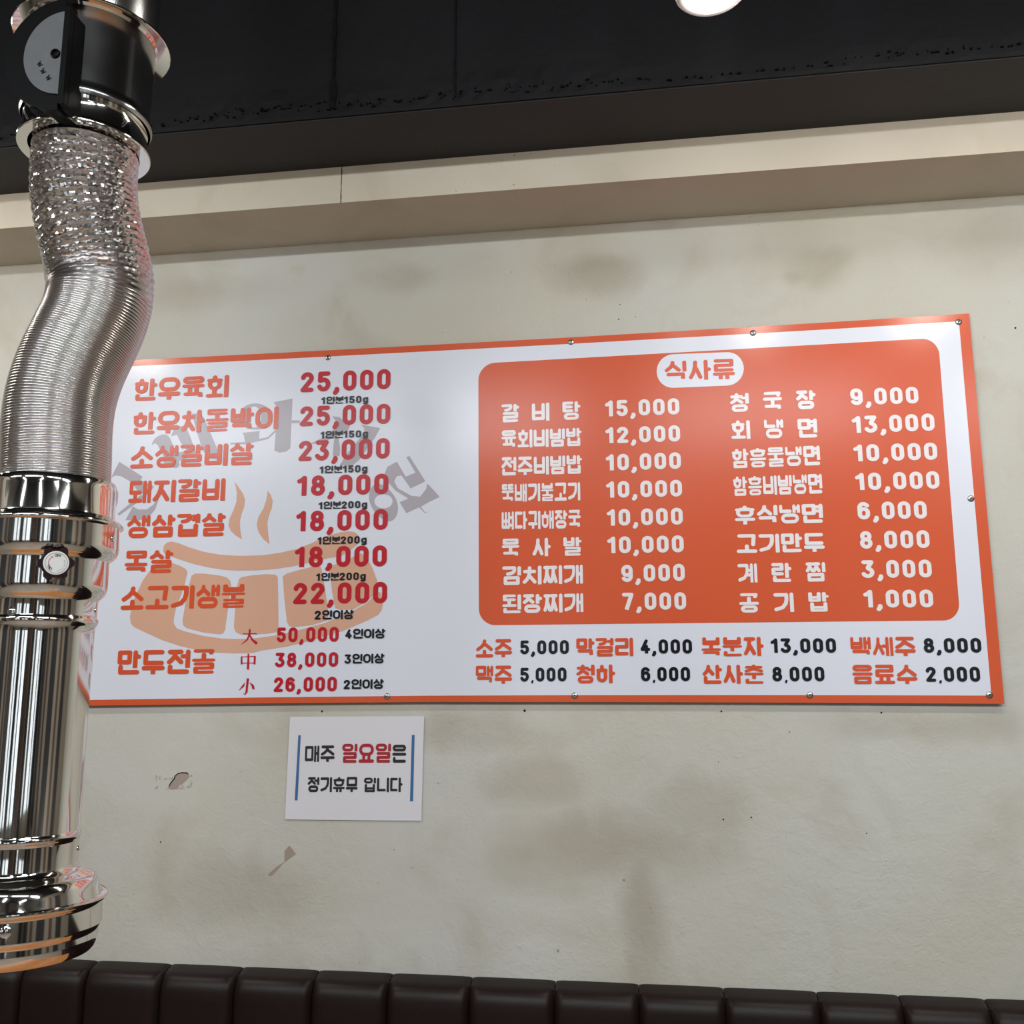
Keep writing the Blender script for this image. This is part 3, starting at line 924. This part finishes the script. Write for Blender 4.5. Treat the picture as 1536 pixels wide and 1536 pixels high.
brush('size_character', [[(132, 938, 7), (245, 936, 9), (253, 940, 3)], [(192, 898, 14), (190, 940, 16), (170, 985, 12), (122, 1024, 3)], [(190, 945, 10), (212, 985, 16), (248, 1015, 24), (252, 1020, 4)]], M_RED, A4)
brush('size_character', [[(180, 1100, 12), (180, 1150, 16), (176, 1230, 18)], [(120, 1126, 5), (240, 1122, 8)], [(124, 1122, 12), (124, 1188, 14)], [(234, 1120, 15), (230, 1188, 15)], [(124, 1178, 7), (232, 1176, 7)]], M_RED, A4)
brush('size_character', [[(176, 1303, 20), (170, 1360, 17), (165, 1415, 18), (150, 1436, 10), (135, 1424, 2)], [(150, 1340, 4), (138, 1365, 16), (102, 1402, 3)], [(192, 1338, 4), (215, 1362, 20), (222, 1388, 20), (215, 1392, 8)]], M_RED, A4)

# orange panel
TL, TR, BR, BL = (717.6, 545.6), (1407, 507), (1440.3, 930.5), (718.4, 938)


def rquad(TL, TR, BR, BL, rad):
    q = [Vector(p) for p in (TL, TR, BR, BL)]
    out = []
    for i in range(4):
        p, a, c = q[i], q[i - 1], q[(i + 1) % 4]
        u, v_ = (a - p).normalized() * rad, (c - p).normalized() * rad
        o_ = p + u + v_
        for t in range(9):
            th = t / 8 * PI / 2
            z = o_ - v_ * math.cos(th) - u * math.sin(th)
            out.append((z.x, z.y))
    return out


print_shapes('meal_panel', [loops(rquad(TL, TR, BR, BL, 25))], YS - 0.0006, M_ORANGE, sign)
pill = rquad((984.7, 532.5), (1115.3, 527.5), (1116, 577.5), (985.4, 583), 25)
print_shapes('title_plate', [loops(pill)], YS - 0.0009, M_WHITE, sign)
text('panel_title', '식사류', (996.5, 571.8, 1104, 568, 30), YT, M_OTEXT, sign)
MEALS = [('갈 비 탕', (751.6, 633.8, 871.2, 629, 27)), ('육회비빔밥', (751.6, 672.6, 872.8, 668.8, 27)), ('전주비빔밥', (751.6, 713.4, 873.5, 710.3, 27.5)),
         ('뚝배기불고기', (752, 753.2, 871, 750.4, 27)), ('뼈다귀해장국', (752, 794.7, 871.8, 792, 27.2)), ('묵 사 발', (752, 835.7, 873, 833.2, 27.5)),
         ('김치찌개', (752.7, 877.7, 875.3, 875.3, 28)), ('된장찌개', (752.7, 920, 876, 918, 28)),
         ('청 국 장', (1095, 618.2, 1224.7, 613.2, 28)), ('회 냉 면', (1096.4, 658.8, 1227.4, 656, 28)), ('함흥물냉면', (1098, 702.5, 1231.5, 697.5, 29)),
         ('함흥비빔냉면', (1100, 744, 1234.6, 740, 29)), ('후식냉면', (1101.8, 787, 1236, 784, 28.2)), ('고기만두', (1104.6, 829.5, 1238.5, 827.6, 28)),
         ('계 란 찜', (1106.5, 874, 1240, 872, 28.6)), ('공 기 밥', (1108.7, 919, 1244.7, 917.2, 29))]
for s, bx in MEALS:
    text('meal_name', s, bx, YT, M_WTEXT, sign, weight=1.06)
MPRICES = [('15,000', (908.6, 624.7, 1018.8, 621.2, 23.6)), ('12,000', (909.2, 664.8, 1020, 661.8, 23.6)), ('10,000', (909.8, 705.8, 1021.2, 702.8, 24)),
           ('10,000', (910.2, 746.6, 1022.8, 744.3, 24.2)), ('10,000', (911.4, 788.6, 1024, 786.4, 24.4)), ('10,000', (912, 829.9, 1025.4, 828, 24.6)),
           ('9,000', (932.7, 872.8, 1027, 871, 25)), ('7,000', (933.9, 914.7, 1029, 914, 25.2)),
           ('9,000', (1276.8, 607.6, 1377.8, 604.8, 24.4)), ('13,000', (1279.6, 649.6, 1402, 645.6, 25)), ('10,000', (1282, 692.2, 1406, 689.2, 25)),
           ('10,000', (1284.6, 735.2, 1409.3, 732.5, 25.4)), ('6,000', (1287.5, 779, 1390.4, 777.5, 25.6)), ('8,000', (1291, 822.9, 1394.5, 821.5, 25.8)),
           ('3,000', (1293.8, 866.8, 1397.8, 865.8, 26)), ('1,000', (1297, 911.2, 1400, 910.8, 26))]
for s, bx in MPRICES:
    text('meal_price', s, bx, YT, M_WTEXT, sign, weight=1.1)
DRINKS = [('소주', (713, 986.2, 768.8, 985.6, 27)), ('막걸리', (864, 985, 950.8, 984, 27.4)), ('맥주', (713, 1025.8, 768.8, 1025.4, 27)), ('청하', (864, 1025, 923.2, 1024.6, 28)),
          ('복분자', (1052, 984.4, 1146.4, 983.7, 28.4)), ('백세주', (1276, 983.8, 1375, 983.6, 28.4)), ('산사춘', (1053.7, 1025.6, 1147, 1025.4, 28.4)), ('음료수', (1278.7, 1025.8, 1377.6, 1025.6, 28.6))]
for s, bx in DRINKS:
    text('drink_name', s, bx, YT, M_OTEXT, sign, weight=1.06)
DPRICES = [('5,000', (780.8, 981.2, 853, 980.6, 20.2)), ('4,000', (961.4, 980.2, 1038, 980, 20.8)), ('5.000', (780.8, 1022.2, 849.5, 1021.8, 20.3)), ('6.000', (962.3, 1021.6, 1035, 1021.4, 20.7)),
           ('13,000', (1157.3, 979, 1254.2, 978.8, 21.2)), ('8,000', (1386.7, 978.8, 1472.2, 978.6, 21.4)), ('8.000', (1159.4, 1021.8, 1236.7, 1021.6, 21.3)), ('2.000', (1390, 1022.3, 1470.5, 1022.2, 21.8))]
for s, bx in DPRICES:
    text('drink_price', s, bx, YT, M_BLACK, sign, weight=1.1)
for px, py in ((492, 536.5), (856.5, 513.3), (1129.5, 499.5), (1437.8, 483), (1456.3, 748), (1484, 1042.5), (1214.7, 1042.6), (862, 1043.5), (580.7, 1044.5)):
    p = wall(px, py, YS)
    Mx = frame((p.x, YS, p.z), (0, -1, 0), (1, 0, 0))
    b = MB().lathe([(0.0068, 0.0), (0.0064, 0.0012), (0.0048, 0.0022), (0.0026, 0.0027), (0.0024, 0.0015), (0.00001, 0.0014)], Mx, 20)
    b.build('screw', M_SCREW, sign, 40)
    ps = [o for o in sign.children if o.name.startswith('screw')][-1]
    MB().box((-0.0022, -0.0004, 0.0014), (0.0022, 0.0004, 0.0029), Mx).box((-0.0004, -0.0022, 0.0014), (0.0004, 0.0022, 0.0029), Mx).build('cross_slot', M_HOLE, ps)

# ------------------------------------------------------------------ paper notice
YP = -0.003
note = thing('paper_notice', 'white paper notice with black and red lettering taped below the menu board', 'notice', (-0.63, YP, 1.26))
corn = [(435, 1075.2), (636.2, 1074.2), (632, 1231.4), (427.3, 1229.2)]
q = [wall(*p, YP) for p in corn]
MB().prism([(p.x, p.z) for p in q], YP + 0.0008, YP, XZ).build('sheet', M_PAPER, note)
YN = YP - 0.0005


def nloops(pts):
    return [[Vector((wall(a, c, YP).x, wall(a, c, YP).z, 0)) for a, c in pts]]


print_shapes('blue_bar', [nloops([(447.6, 1102.8), (451.2, 1102.8), (446.4, 1200.5), (442.2, 1200.5)])], YN, M_BLUE, note)
print_shapes('blue_bar', [nloops([(617.8, 1102.3), (622, 1102.3), (619.7, 1201.8), (615, 1201.8)])], YN, M_BLUE, note)
text('notice_text', '매주', (456.5, 1143, 502.5, 1142.5, 24.5), YN, M_BLKINK, note, weight=1.0)
text('notice_text', '일요일', (512, 1144.2, 586.9, 1144, 28.6), YN, M_REDINK, note, weight=1.0)
text('notice_text', '은', (587.6, 1144, 609.8, 1144, 27), YN, M_BLKINK, note, weight=1.0)
text('notice_text', '정기휴무', (460.5, 1188.2, 536.8, 1188, 22.6), YN, M_BLKINK, note, weight=1.0)
text('notice_text', '입니다', (545, 1188.2, 603.8, 1188, 21.8), YN, M_BLKINK, note, weight=1.0)

# ------------------------------------------------------------------ banquette
ZB = 0.957
bench = thing('banquette', 'dark brown leather banquette with channelled back along the wall', 'bench', (0.0, -0.3, 0.0))
b = MB().box((XL + .02, -0.010, 0.42), (XR - .02, -0.002, ZB - 0.008)).box((XL + .02, -0.030, 0.42), (XR - .02, -0.006, ZB - 0.012))
b.build('back_board', M_SEAM, bench)
seam_px = [(27, 1452), (127, 1454), (245, 1456), (357, 1459), (475, 1462), (587, 1466), (707, 1472), (832, 1479), (958, 1485), (1086, 1490), (1228, 1498), (1354, 1505), (1485, 1510)]
xs = [zpl(px, py, ZB - .004).x for px, py in seam_px]
st = (xs[-1] - xs[0]) / (len(xs) - 1)
while xs[0] > -2.2:
    xs.insert(0, xs[0] - st)
while xs[-1] < 1.9:
    xs.append(xs[-1] + st)


def pad(x0, x1):
    """upholstered channel: plump front that folds over the top, with creased sides"""
    nu, prof = 28, []
    # profile front to back: (y, z, puff weight)
    for t in range(8):
        prof.append((-0.058, 0.43 + (ZB - 0.055 - 0.43) * t / 7, 1.0))
    for t in range(1, 8):
        a = t / 7 * PI / 2
        prof.append((-0.030 - 0.028 * math.cos(a), ZB - 0.045 + 0.040 * math.sin(a), 1.0))
    prof.append((-0.018, ZB - 0.002, 0.8))
    prof.append((-0.0015, ZB - 0.000, 0.5))
    prof.append((-0.0012, ZB - 0.02, 0.2))
    v, f = [], []
    for (y, z, k) in prof:
        for i in range(nu + 1):
            u = i / nu
            e = 1 - abs(2 * u - 1) ** 14
            e2 = (1 - (2 * u - 1) ** 2)
            puff = (-0.013 * (1 - e) + 0.004 * e2) * k
            zz_ = z + puff * (0.3 if z > ZB - 0.04 else 0.0)
            yy = y - puff * (1.0 if z < ZB - 0.008 else 0.25)
            v.append((x0 + 0.0008 + (x1 - x0 - 0.0016) * u, min(yy, -0.001), zz_))
    for j in range(len(prof) - 1):
        for i in range(nu):
            a = j * (nu + 1) + i
            f.append((a, a + 1, a + nu + 2, a + nu + 1))
    return v, f


for x0, x1 in zip(xs[:-1], xs[1:]):
    v, f = pad(x0, x1)
    obj('back_cushion', v, f, M_LEATHER, bench, 60)
b = MB().box((xs[0], -0.50, 0.33), (xs[-1], -0.055, 0.45))
b.build('seat', M_LEATHER, bench)
MB().box((xs[0], -0.46, 0.0), (xs[-1], -0.01, 0.33)).build('base', M_SEAM, bench)

# ------------------------------------------------------------------ table under the pipe
table = thing('dining_table', 'orange brown wooden table on steel legs below the exhaust pipe', 'table', (-0.72, -1.0, 0.0))
MB().box((-1.32, -1.42, 0.72), (-0.12, -0.62, 0.75)).build('table_top', M_WOOD, table)
for lx in (-1.26, -0.18):
    for ly in (-1.36, -0.68):
        MB().box((lx - .02, ly - .02, 0), (lx + .02, ly + .02, 0.72)).build('leg', M_FRAME, table)

# ------------------------------------------------------------------ ceiling lamps
def lamp(x, y, z, label, power, r=0.033):
    t = thing('spot_lamp', label, 'lamp', (x, y, z), 'ceiling spot lamps')
    Mx = Matrix.Translation((x, y, z))
    MB().lathe([(r + .018, .0), (r + .020, .002), (r + .020, .012), (r + .010, .014), (r + .006, .10), (r - .01, .125), (.012, .13), (.011, ZC - z)], Mx, 48).build('lamp_body', M_LAMPB, t, 40)
    MB().lathe([(r + .020, .002), (r + .016, -.002), (r + .004, -.002), (r, .004), (r, .010)], Mx, 48).build('rim', M_RIM, t, 50)
    MB().lathe([(r, .004), (r * .98, -.004), (r * .88, -.011), (r * .68, -.017), (r * .38, -.021), (.0001, -.0225)], Mx, 40).build('lens', mat('lit lamp lens', (1.0, 0.95, 0.88, 1), 0.4, emit=power), t, 60)
    return t


LZ = 2.56
pA, pB = zpl(1066, -10, LZ), zpl(1287, -46, LZ)
lamp(pA.x, pA.y, LZ, 'round lit spot lamp hanging in front of the black beam, nearer the picture middle', LAMP_POWER * .22)
lamp(pB.x, pB.y, LZ, 'round lit spot lamp at the upper edge, right of the other lamp', LAMP_POWER * 1.15)
for k, lx in enumerate((-1.82, -1.56, 0.78, 1.35)):  # third one is an unseen extra, added to brighten the right side
    lamp(lx, pA.y, LZ, ('round lit spot lamp far left, outermost of the row', 'round lit spot lamp off to the left behind the exhaust pipe',
                        'added spot lamp out of view above the right end of the menu board', 'round lit spot lamp far to the right of the menu board')[k],
         LAMP_POWER * (1.6, 1.5, 1.5, 1.1)[k])

# ------------------------------------------------------------------ exhaust pipe
AX = Vector((-0.7119, -0.9617))
dH = 1.2589
ec = Vector((CAM.x - AX.x, CAM.y - AX.y)).normalized()     # towards the viewer side
et = Vector((-ec.y, ec.x))                                  # to the right as seen from there
EC, ET, UP = Vector((ec.x, ec.y, 0)), Vector((et.x, et.y, 0)), Vector((0, 0, 1))
pipe = thing('exhaust_pipe', 'chrome barbecue exhaust pipe with silver flexible hose hanging from the ceiling', 'exhaust pipe', (AX.x, AX.y, 1.25))
MP = Matrix.Translation((AX.x, AX.y, 0)) @ frame((0, 0, 0), UP, ET)


def onpipe(px, py):
    """point of the upright plane through the pipe axis: (offset to the right, height)"""
    d = ray(px, py)
    t = Vector((AX.x - CAM.x, AX.y - CAM.y, 0)).dot(EC) / d.dot(EC)
    p = CAM + d * t
    return Vector((p.x - AX.x, p.y - AX.y, 0)).dot(ET), p.z


def hit(px, py, r, ux=0.0):
    """point and outward normal on the pipe's cylinder of radius r"""
    d = ray(px, py)
    o2 = Vector((CAM.x - AX.x - ET.x * ux, CAM.y - AX.y - ET.y * ux))
    d2 = Vector((d.x, d.y))
    A, B, C_ = d2.dot(d2), 2 * o2.dot(d2), o2.dot(o2) - r * r
    disc = max(0.0, B * B - 4 * A * C_)
    t = (-B - math.sqrt(disc)) / (2 * A)
    p = CAM + d * t
    n = Vector((p.x - AX.x - ET.x * ux, p.y - AX.y - ET.y * ux, 0)).normalized()
    return p, n


K = 1.0
UX = 0.004
MU = Matrix.Translation((AX.x + ET.x * UX, AX.y + ET.y * UX, 0)) @ frame((0, 0, 0), UP, ET)
# upper duct from the ceiling down to the hose
RD = 0.0770
zf = 2.373
MB().lathe([(.079, ZC - .001), (.079, zf + .012), (.077, zf + .008)], MU).build('riser', M_STEEL, pipe, 40)
MB().lathe([(.0785, zf + .012), (.082, zf + .009), (.0960, zf + .0015), (.0962, zf - .0005), (.0955, zf - .0015), (.080, zf + .004), (.0772, zf + .001)], MU).build('flange', M_CHROME, pipe, 40)
zc1 = 2.262
MB().lathe([(RD, zf + .008), (RD, zc1 + .012), (.0775, zc1 + .006), (.0795, zc1 + .002), (.0795, zc1 - .003), (.0775, zc1 - .007)], MU).build('duct', M_STEEL, pipe, 40)
MB().lathe([(.0780, zc1 - .003), (.0745, zc1 - .008), (.0740, zc1 - .034), (.0755, zc1 - .037), (.0795, zc1 - .0405), (.0798, zc1 - .043), (.0790, zc1 - .0445), (.0665, zc1 - .0445), (.0655, zc1 - .03)], MU).build('clamp_collar', M_CHROME, pipe, 40)

# flexible hose
path_px = [(130, 222), (127, 262), (128, 305), (137, 352), (148, 398), (151, 438), (143, 475), (126, 512), (107, 552), (93, 595), (86.5, 640), (84.5, 690), (82.5, 730), (81.5, 752)]
ctrl = [onpipe(*p) for p in path_px]


def spline(pts, n=40):
    out = []
    for i in range(len(pts) - 1):
        p0, p1, p2, p3 = Vector(pts[max(0, i - 1)]), Vector(pts[i]), Vector(pts[i + 1]), Vector(pts[min(len(pts) - 1, i + 2)])
        for s in range(n):
            t = s / n
            out.append(0.5 * ((2 * p1) + (p2 - p0) * t + (2 * p0 - 5 * p1 + 4 * p2 - p3) * t * t + (3 * p1 - p0 - 3 * p2 + p3) * t ** 3))
    out.append(Vector(pts[-1]))
    return out


cl = spline(ctrl)
acc = [0.0]
for i in range(1, len(cl)):
    acc.append(acc[-1] + (cl[i] - cl[i - 1]).length)


def at(s):
    s = min(max(s, 0), acc[-1] - 1e-6)
    lo = 0
    hi = len(acc) - 1
    while hi - lo > 1:
        m_ = (lo + hi) // 2
        if acc[m_] <= s:
            lo = m_
        else:
            hi = m_
    t = (s - acc[lo]) / max(1e-9, acc[hi] - acc[lo])
    return cl[lo].lerp(cl[hi], t)


SEG = 120
rings, s, phase = [], 0.0, 0
z_switch_s = None
rn = random.Random(9)
fine = False
while s < acc[-1]:
    c = at(s)
    d = (at(s + .012) - at(s - .012)).normalized()
    k = min(1.0, max(0.0, (s - 0.125) / 0.115))           # 0 stretched .. 1 compressed
    k = k * k * (3 - 2 * k)
    pitch = 0.0105 * (1 - k) + 0.0031 * k
    sub = 4 if fine else 6
    w_ = phase % sub / sub
    tri = abs(2 * w_ - 1)                                    # 1 at the wire, 0 in the fold
    if fine:
        tri = 1 - (1 - tri) ** 2                             # rounded ribs, sharp folds
    amp = 0.0044 * (1 - k) + 0.0017 * k + 0.0020 * math.exp(-((s - 0.185) / 0.03) ** 2)
    r = 0.0612 + 0.0008 * k + amp * (tri - 0.6) + (0.0012 if k < .5 else 0)
    rings.append((c, d, r, k, tri))
    s += pitch / sub
    phase += 1
    if not fine and k >= 0.7 and phase % 6 == 0:
        fine, phase = True, 0
vs, fs, sm = [], [], []
for (c, d, r, k, tri) in rings:
    nrm = Vector((d.y, -d.x)) if d.y < 0 else Vector((-d.y, d.x))
    nrm = Vector((-d.y, d.x))
    if nrm.x < 0:
        nrm = -nrm
    P = Vector((AX.x, AX.y, 0)) + ET * c.x + UP * c.y
    a_ = ET * nrm.x + UP * nrm.y
    for i in range(SEG):
        th = 2 * PI * i / SEG
        j = 0.0
        if k < 1:
            j = (rn.random() - .5) * 0.0042 * (1 - k) ** 1.5 * (1.04 - tri)
        rr_ = r + j
        ax_j = (rn.random() - .5) * 0.0014 * (1 - k) ** 1.5 * (1.04 - tri)
        vs.append(P + (a_ * math.cos(th) + EC * math.sin(th)) * rr_ + (ET * d.x + UP * d.y) * ax_j)
for j in range(len(rings) - 1):
    for i in range(SEG):
        i2 = (i + 1) % SEG
        fs.append((j * SEG + i, j * SEG + i2, (j + 1) * SEG + i2, (j + 1) * SEG + i))
        sm.append(rings[j][3] > 0.72)
hose = obj('flexible_hose', vs, fs, M_FOIL, pipe)
hose.data.polygons.foreach_set('use_smooth', sm)
for e in hose.data.edges:                                   # every fold is a crease
    a_, b_ = e.vertices
    if a_ // SEG == b_ // SEG and rings[a_ // SEG][4] < 0.01:
        e.use_edge_sharp = True

# lower chrome assembly
MB().lathe([(.0615, 1.7815), (.0670, 1.7825), (.0690, 1.7805), (.0698, 1.775), (.0700, 1.771), (.0706, 1.741), (.0712, 1.738)], MP).build('hose_collar', M_CHROME, pipe, 50)
MB().lathe([(.0700, 1.741), (.0718, 1.7375), (.0745, 1.7355), (.0790, 1.7335), (.0808, 1.7315), (.0810, 1.7290), (.0795, 1.7275), (.0772, 1.7270), (.0770, 1.7262), (.0776, 1.704), (.0774, 1.701), (.0768, 1.6985), (.0752, 1.694), (.0712, 1.6895), (.0680, 1.6875), (.0674, 1.6855), (.0676, 1.656), (.0672, 1.653), (.0655, 1.6475), (.0610, 1.6420), (.0588, 1.6400), (.0580, 1.6375), (.0578, 1.6190)], MP).build('damper_collar', M_CHROME, pipe, 50)
MB().lathe([(.0572, 1.640), (.0577, 1.6205), (.0580, 1.6195), (.0594, 1.6175), (.0600, 1.6145), (.0594, 1.6115), (.0580, 1.6095), (.0572, 1.6080), (.0566, 1.600), (.0564, 1.480), (.0562, 1.378), (.0568, 1.3765), (.0580, 1.3740), (.0582, 1.3715), (.0570, 1.3690), (.0563, 1.3680), (.0560, 1.345)], MP).build('lower_tube', M_CHROME, pipe, 50)
MB().lathe([(.0560, 1.366), (.0566, 1.3655), (.0566, 1.342), (.0572, 1.3385), (.0590, 1.3350), (.0630, 1.3325), (.0680, 1.3305), (.0710, 1.3295), (.0745, 1.3280), (.0775, 1.3250), (.0795, 1.3205), (.0808, 1.3155), (.0818, 1.3115), (.0825, 1.3085), (.0832, 1.3060), (.0860, 1.3050), (.0890, 1.3062), (.0905, 1.3055), (.0908, 1.3035), (.0900, 1.3010), (.0880, 1.2998), (.0862, 1.2992), (.0851, 1.2975), (.0852, 1.2960), (.0863, 1.2760), (.0863, 1.2745), (.0858, 1.2735), (.0840, 1.2700), (.0829, 1.2685), (.0829, 1.2675), (.0834, 1.2620), (.0834, 1.2610), (.0824, 1.2560), (.0800, 1.2500), (.0770, 1.2465), (.0765, 1.2470), (.0770, 1.2490), (.0790, 1.2520), (.0805, 1.2600), (.0805, 1.295)], MP).build('suction_hood', M_CHROME, pipe, 50)


def rivet(px, py, r, M_=None, rad=.0035, ux=0.0, hollow=False):
    p, n = hit(px, py, r, ux)
    Mx = frame(p, n, UP)
    prof = [(rad, -.0006), (rad, .0006), (rad * .75, .0014), (rad * .4, .0017), (.00001, .0018)] if not hollow else [(rad, -.0005), (rad * .9, .001), (rad * .55, .0012), (rad * .4, .0002), (.00001, .0001)]
    return MB().lathe(prof, Mx, 18).build('rivet', M_ or M_CHROME, pipe, 50)


rivet(86, 772, .0705, rad=.0042, hollow=True)
rivet(169, 808, .0775, rad=.0038)
rivet(17, 918, .0580, rad=.0052)
rivet(117, 1272, .0566, rad=.003)
rivet(8, 1399, .085, rad=.006)
rivet(221, 47, RD, rad=.0048, ux=UX)
rivet(143, 915, .0578, rad=.003)

# knob with dial
p, n = hit(81, 846, .0676)
n = (n + Vector((0, 0, -.05))).normalized()
MK = frame(p + n * 0.010, n, UP.cross(n))
kn = []
for i in range(96):
    a = 2 * PI * i / 96
    lob = math.cos(6 * (a - 0.05))
    rr_ = 0.0170 + 0.0019 * max(-1, min(1, lob * 1.5))
    kn.append((rr_ * math.cos(a), rr_ * math.sin(a)))
knob = MB().prism(kn, 0, 0.012, MK).build('damper_knob', M_MAROON, pipe, 35)
MB().lathe([(.0060, -.012), (.0060, .001)], MK, 20).build('shaft', M_CHROME, knob, 40)
MB().lathe([(.0133, .0115), (.0133, .0128), (.0128, .0132), (.00001, .0132)], MK, 48).build('dial_face', M_FACE, knob, 20)


def ring_strip(r0, r1, a0, a1, h, n=40):
    v = []
    for i in range(n + 1):
        a = math.radians(a0 + (a1 - a0) * i / n)
        v += [MK @ Vector((r0 * math.cos(a), r0 * math.sin(a), h)), MK @ Vector((r1 * math.cos(a), r1 * math.sin(a), h))]
    return v, [(2 * i, 2 * i + 1, 2 * i + 3, 2 * i + 2) for i in range(n)]


b = MB().add(*ring_strip(.01115, .01145, 0, 360, .0134, 64))
b.build('dial_ring', M_BLACK, knob)
b = MB().add(*ring_strip(.0076, .0082, 130, 195, .01345, 16))
for a, sgn in ((128, -1), (197, 1)):
    ar = math.radians(a)
    tip = math.radians(a + sgn * 10)
    b.add([MK @ Vector((.0066 * math.cos(ar), .0066 * math.sin(ar), .0135)), MK @ Vector((.0092 * math.cos(ar), .0092 * math.sin(ar), .0135)), MK @ Vector((.0079 * math.cos(tip), .0079 * math.sin(tip), .0135))], [(0, 1, 2)])
b.build('turn_arrow', M_REDINK, knob)


def dial_text(s, ang, r, size, up_out=True):
    """letters on the dial along its edge, centred on an angle"""
    mb = MB()
    tw, items = layout(s, .12)
    for strokes, x, sc in items:
        for (q, tx, ty, sq) in strokes:
            for a_, c_ in zip(q[:-1], q[1:]):
                pa, pc = Vector(a_), Vector(c_)
                dd = (pc - pa).normalized()
                nn = Vector((-dd.y, dd.x)) * .075
                quad_ = []
                for w_ in (pa + nn, pa - nn, pc - nn, pc + nn):
                    u = (x + w_.x - tw / 2) * size
                    vv = (w_.y - .5) * size
                    al = math.radians(ang) - u / r
                    quad_.append(MK @ Vector(((r + vv) * math.cos(al), (r + vv) * math.sin(al), .0135)))
                mb.add(quad_, [(0, 1, 2, 3)])
    return mb


dial_text('OFF', 84, .0086, .0034).build('dial_lettering', M_BLACK, knob)
dial_text('ON', 226, .0086, .0034).build('dial_lettering', M_BLACK, knob)
b = MB()
rn = random.Random(4)
a = 25
while a > -80:                                              # worn, unreadable small print
    if not -28 < a < -22:
        b.add(*ring_strip(.0076 + .0012 * rn.random(), .0088 + .0010 * rn.random(), a, a - 3.2, .0134, 2))
    a -= 5.5
b.build('worn_print', mat('faded grey ink', (0.33, 0.34, 0.37, 1), 0.5), knob)
p, n = hit(80, 866, .0676)
MBt = frame(p, n, UP)
MB().lathe([(.0055, -.001), (.0055, .004), (.0035, .0045), (.0032, .011), (.0022, .013), (.00001, .0132)], MBt, 16).build('bolt', M_SCREW, pipe, 40)
p, n = hit(73, 865, .0676)
MB().lathe([(.0040, -.001), (.0040, .007), (.0028, .0085), (.00001, .009)], frame(p, n, UP), 14).build('bolt', M_BLACKP, pipe, 40)

# black actuator housing on the upper duct
an = math.radians(-34)
NV_ = (EC * math.cos(an) + ET * math.sin(an)).normalized()
HV = UP.cross(NV_).normalized()
zc_, _ = 0, 0
p0, n0 = hit(97, 90, RD + .010, UX)
MH = frame(p0, NV_, HV)
hb = MB().prism(rrect(-.036, -.0700, .0135, .0600, .006), -.028, .006, MH).build('damper_actuator', M_BLACKP, pipe, 35)
half = [(.004, .074)] + [(0.004 + .074 * math.cos(math.radians(t)), .074 * math.sin(math.radians(t))) for t in range(95, 266, 5)] + [(.004, -.074)]
MB().prism(half, -.030, .012, MH).build('drum', M_BLACKP, hb, 35)
half2 = [(.006, .0545)] + [(0.006 + .050 * math.cos(math.radians(t)), .0545 * math.sin(math.radians(t))) for t in range(95, 266, 5)] + [(.006, -.0555)]
dial = MB().prism(half2, .010, .0145, MH).build('dial_plate', M_DIAL, hb, 35)
MB().prism(rrect(.006, -.0690, .0130, .060, .003), .004, .016, MH).build('edge_rail', M_BLACKP, hb, 35)
MX2 = MH @ Matrix.Translation((-.002, -.002, .0145))
MB().lathe([(.0060, 0), (.0056, .0025), (.0042, .003), (.0036, .0026), (.0034, .0005), (.00001, .0004)], MX2, 20).build('hex_screw', M_BLACKP, hb, 40)
b = MB()
for i, (u, v_) in enumerate(((-.0215, -.0135), (-.0165, -.0235), (-.0085, -.0330))):
    ca, sa = math.cos(math.radians(-58)), math.sin(math.radians(-58))
    wd, st_ = digit('W')
    for q in st_:
        for a_, c_ in zip(q[:-1], q[1:]):
            pa, pc = Vector(a_), Vector(c_)
            dd = (pc - pa).normalized()
            nn = Vector((-dd.y, dd.x)) * .06
            pts = []
            for w_ in (pa + nn, pa - nn, pc - nn, pc + nn):
                x_, y_ = (w_.x - .45) * .0085, (w_.y - .5) * .0075
                pts.append(MH @ Vector((u + x_ * ca - y_ * sa, v_ + x_ * sa + y_ * ca, .0149)))
            b.add(pts, [(0, 1, 2, 3)])
b.build('moulded_letters', M_BLACKP, hb)
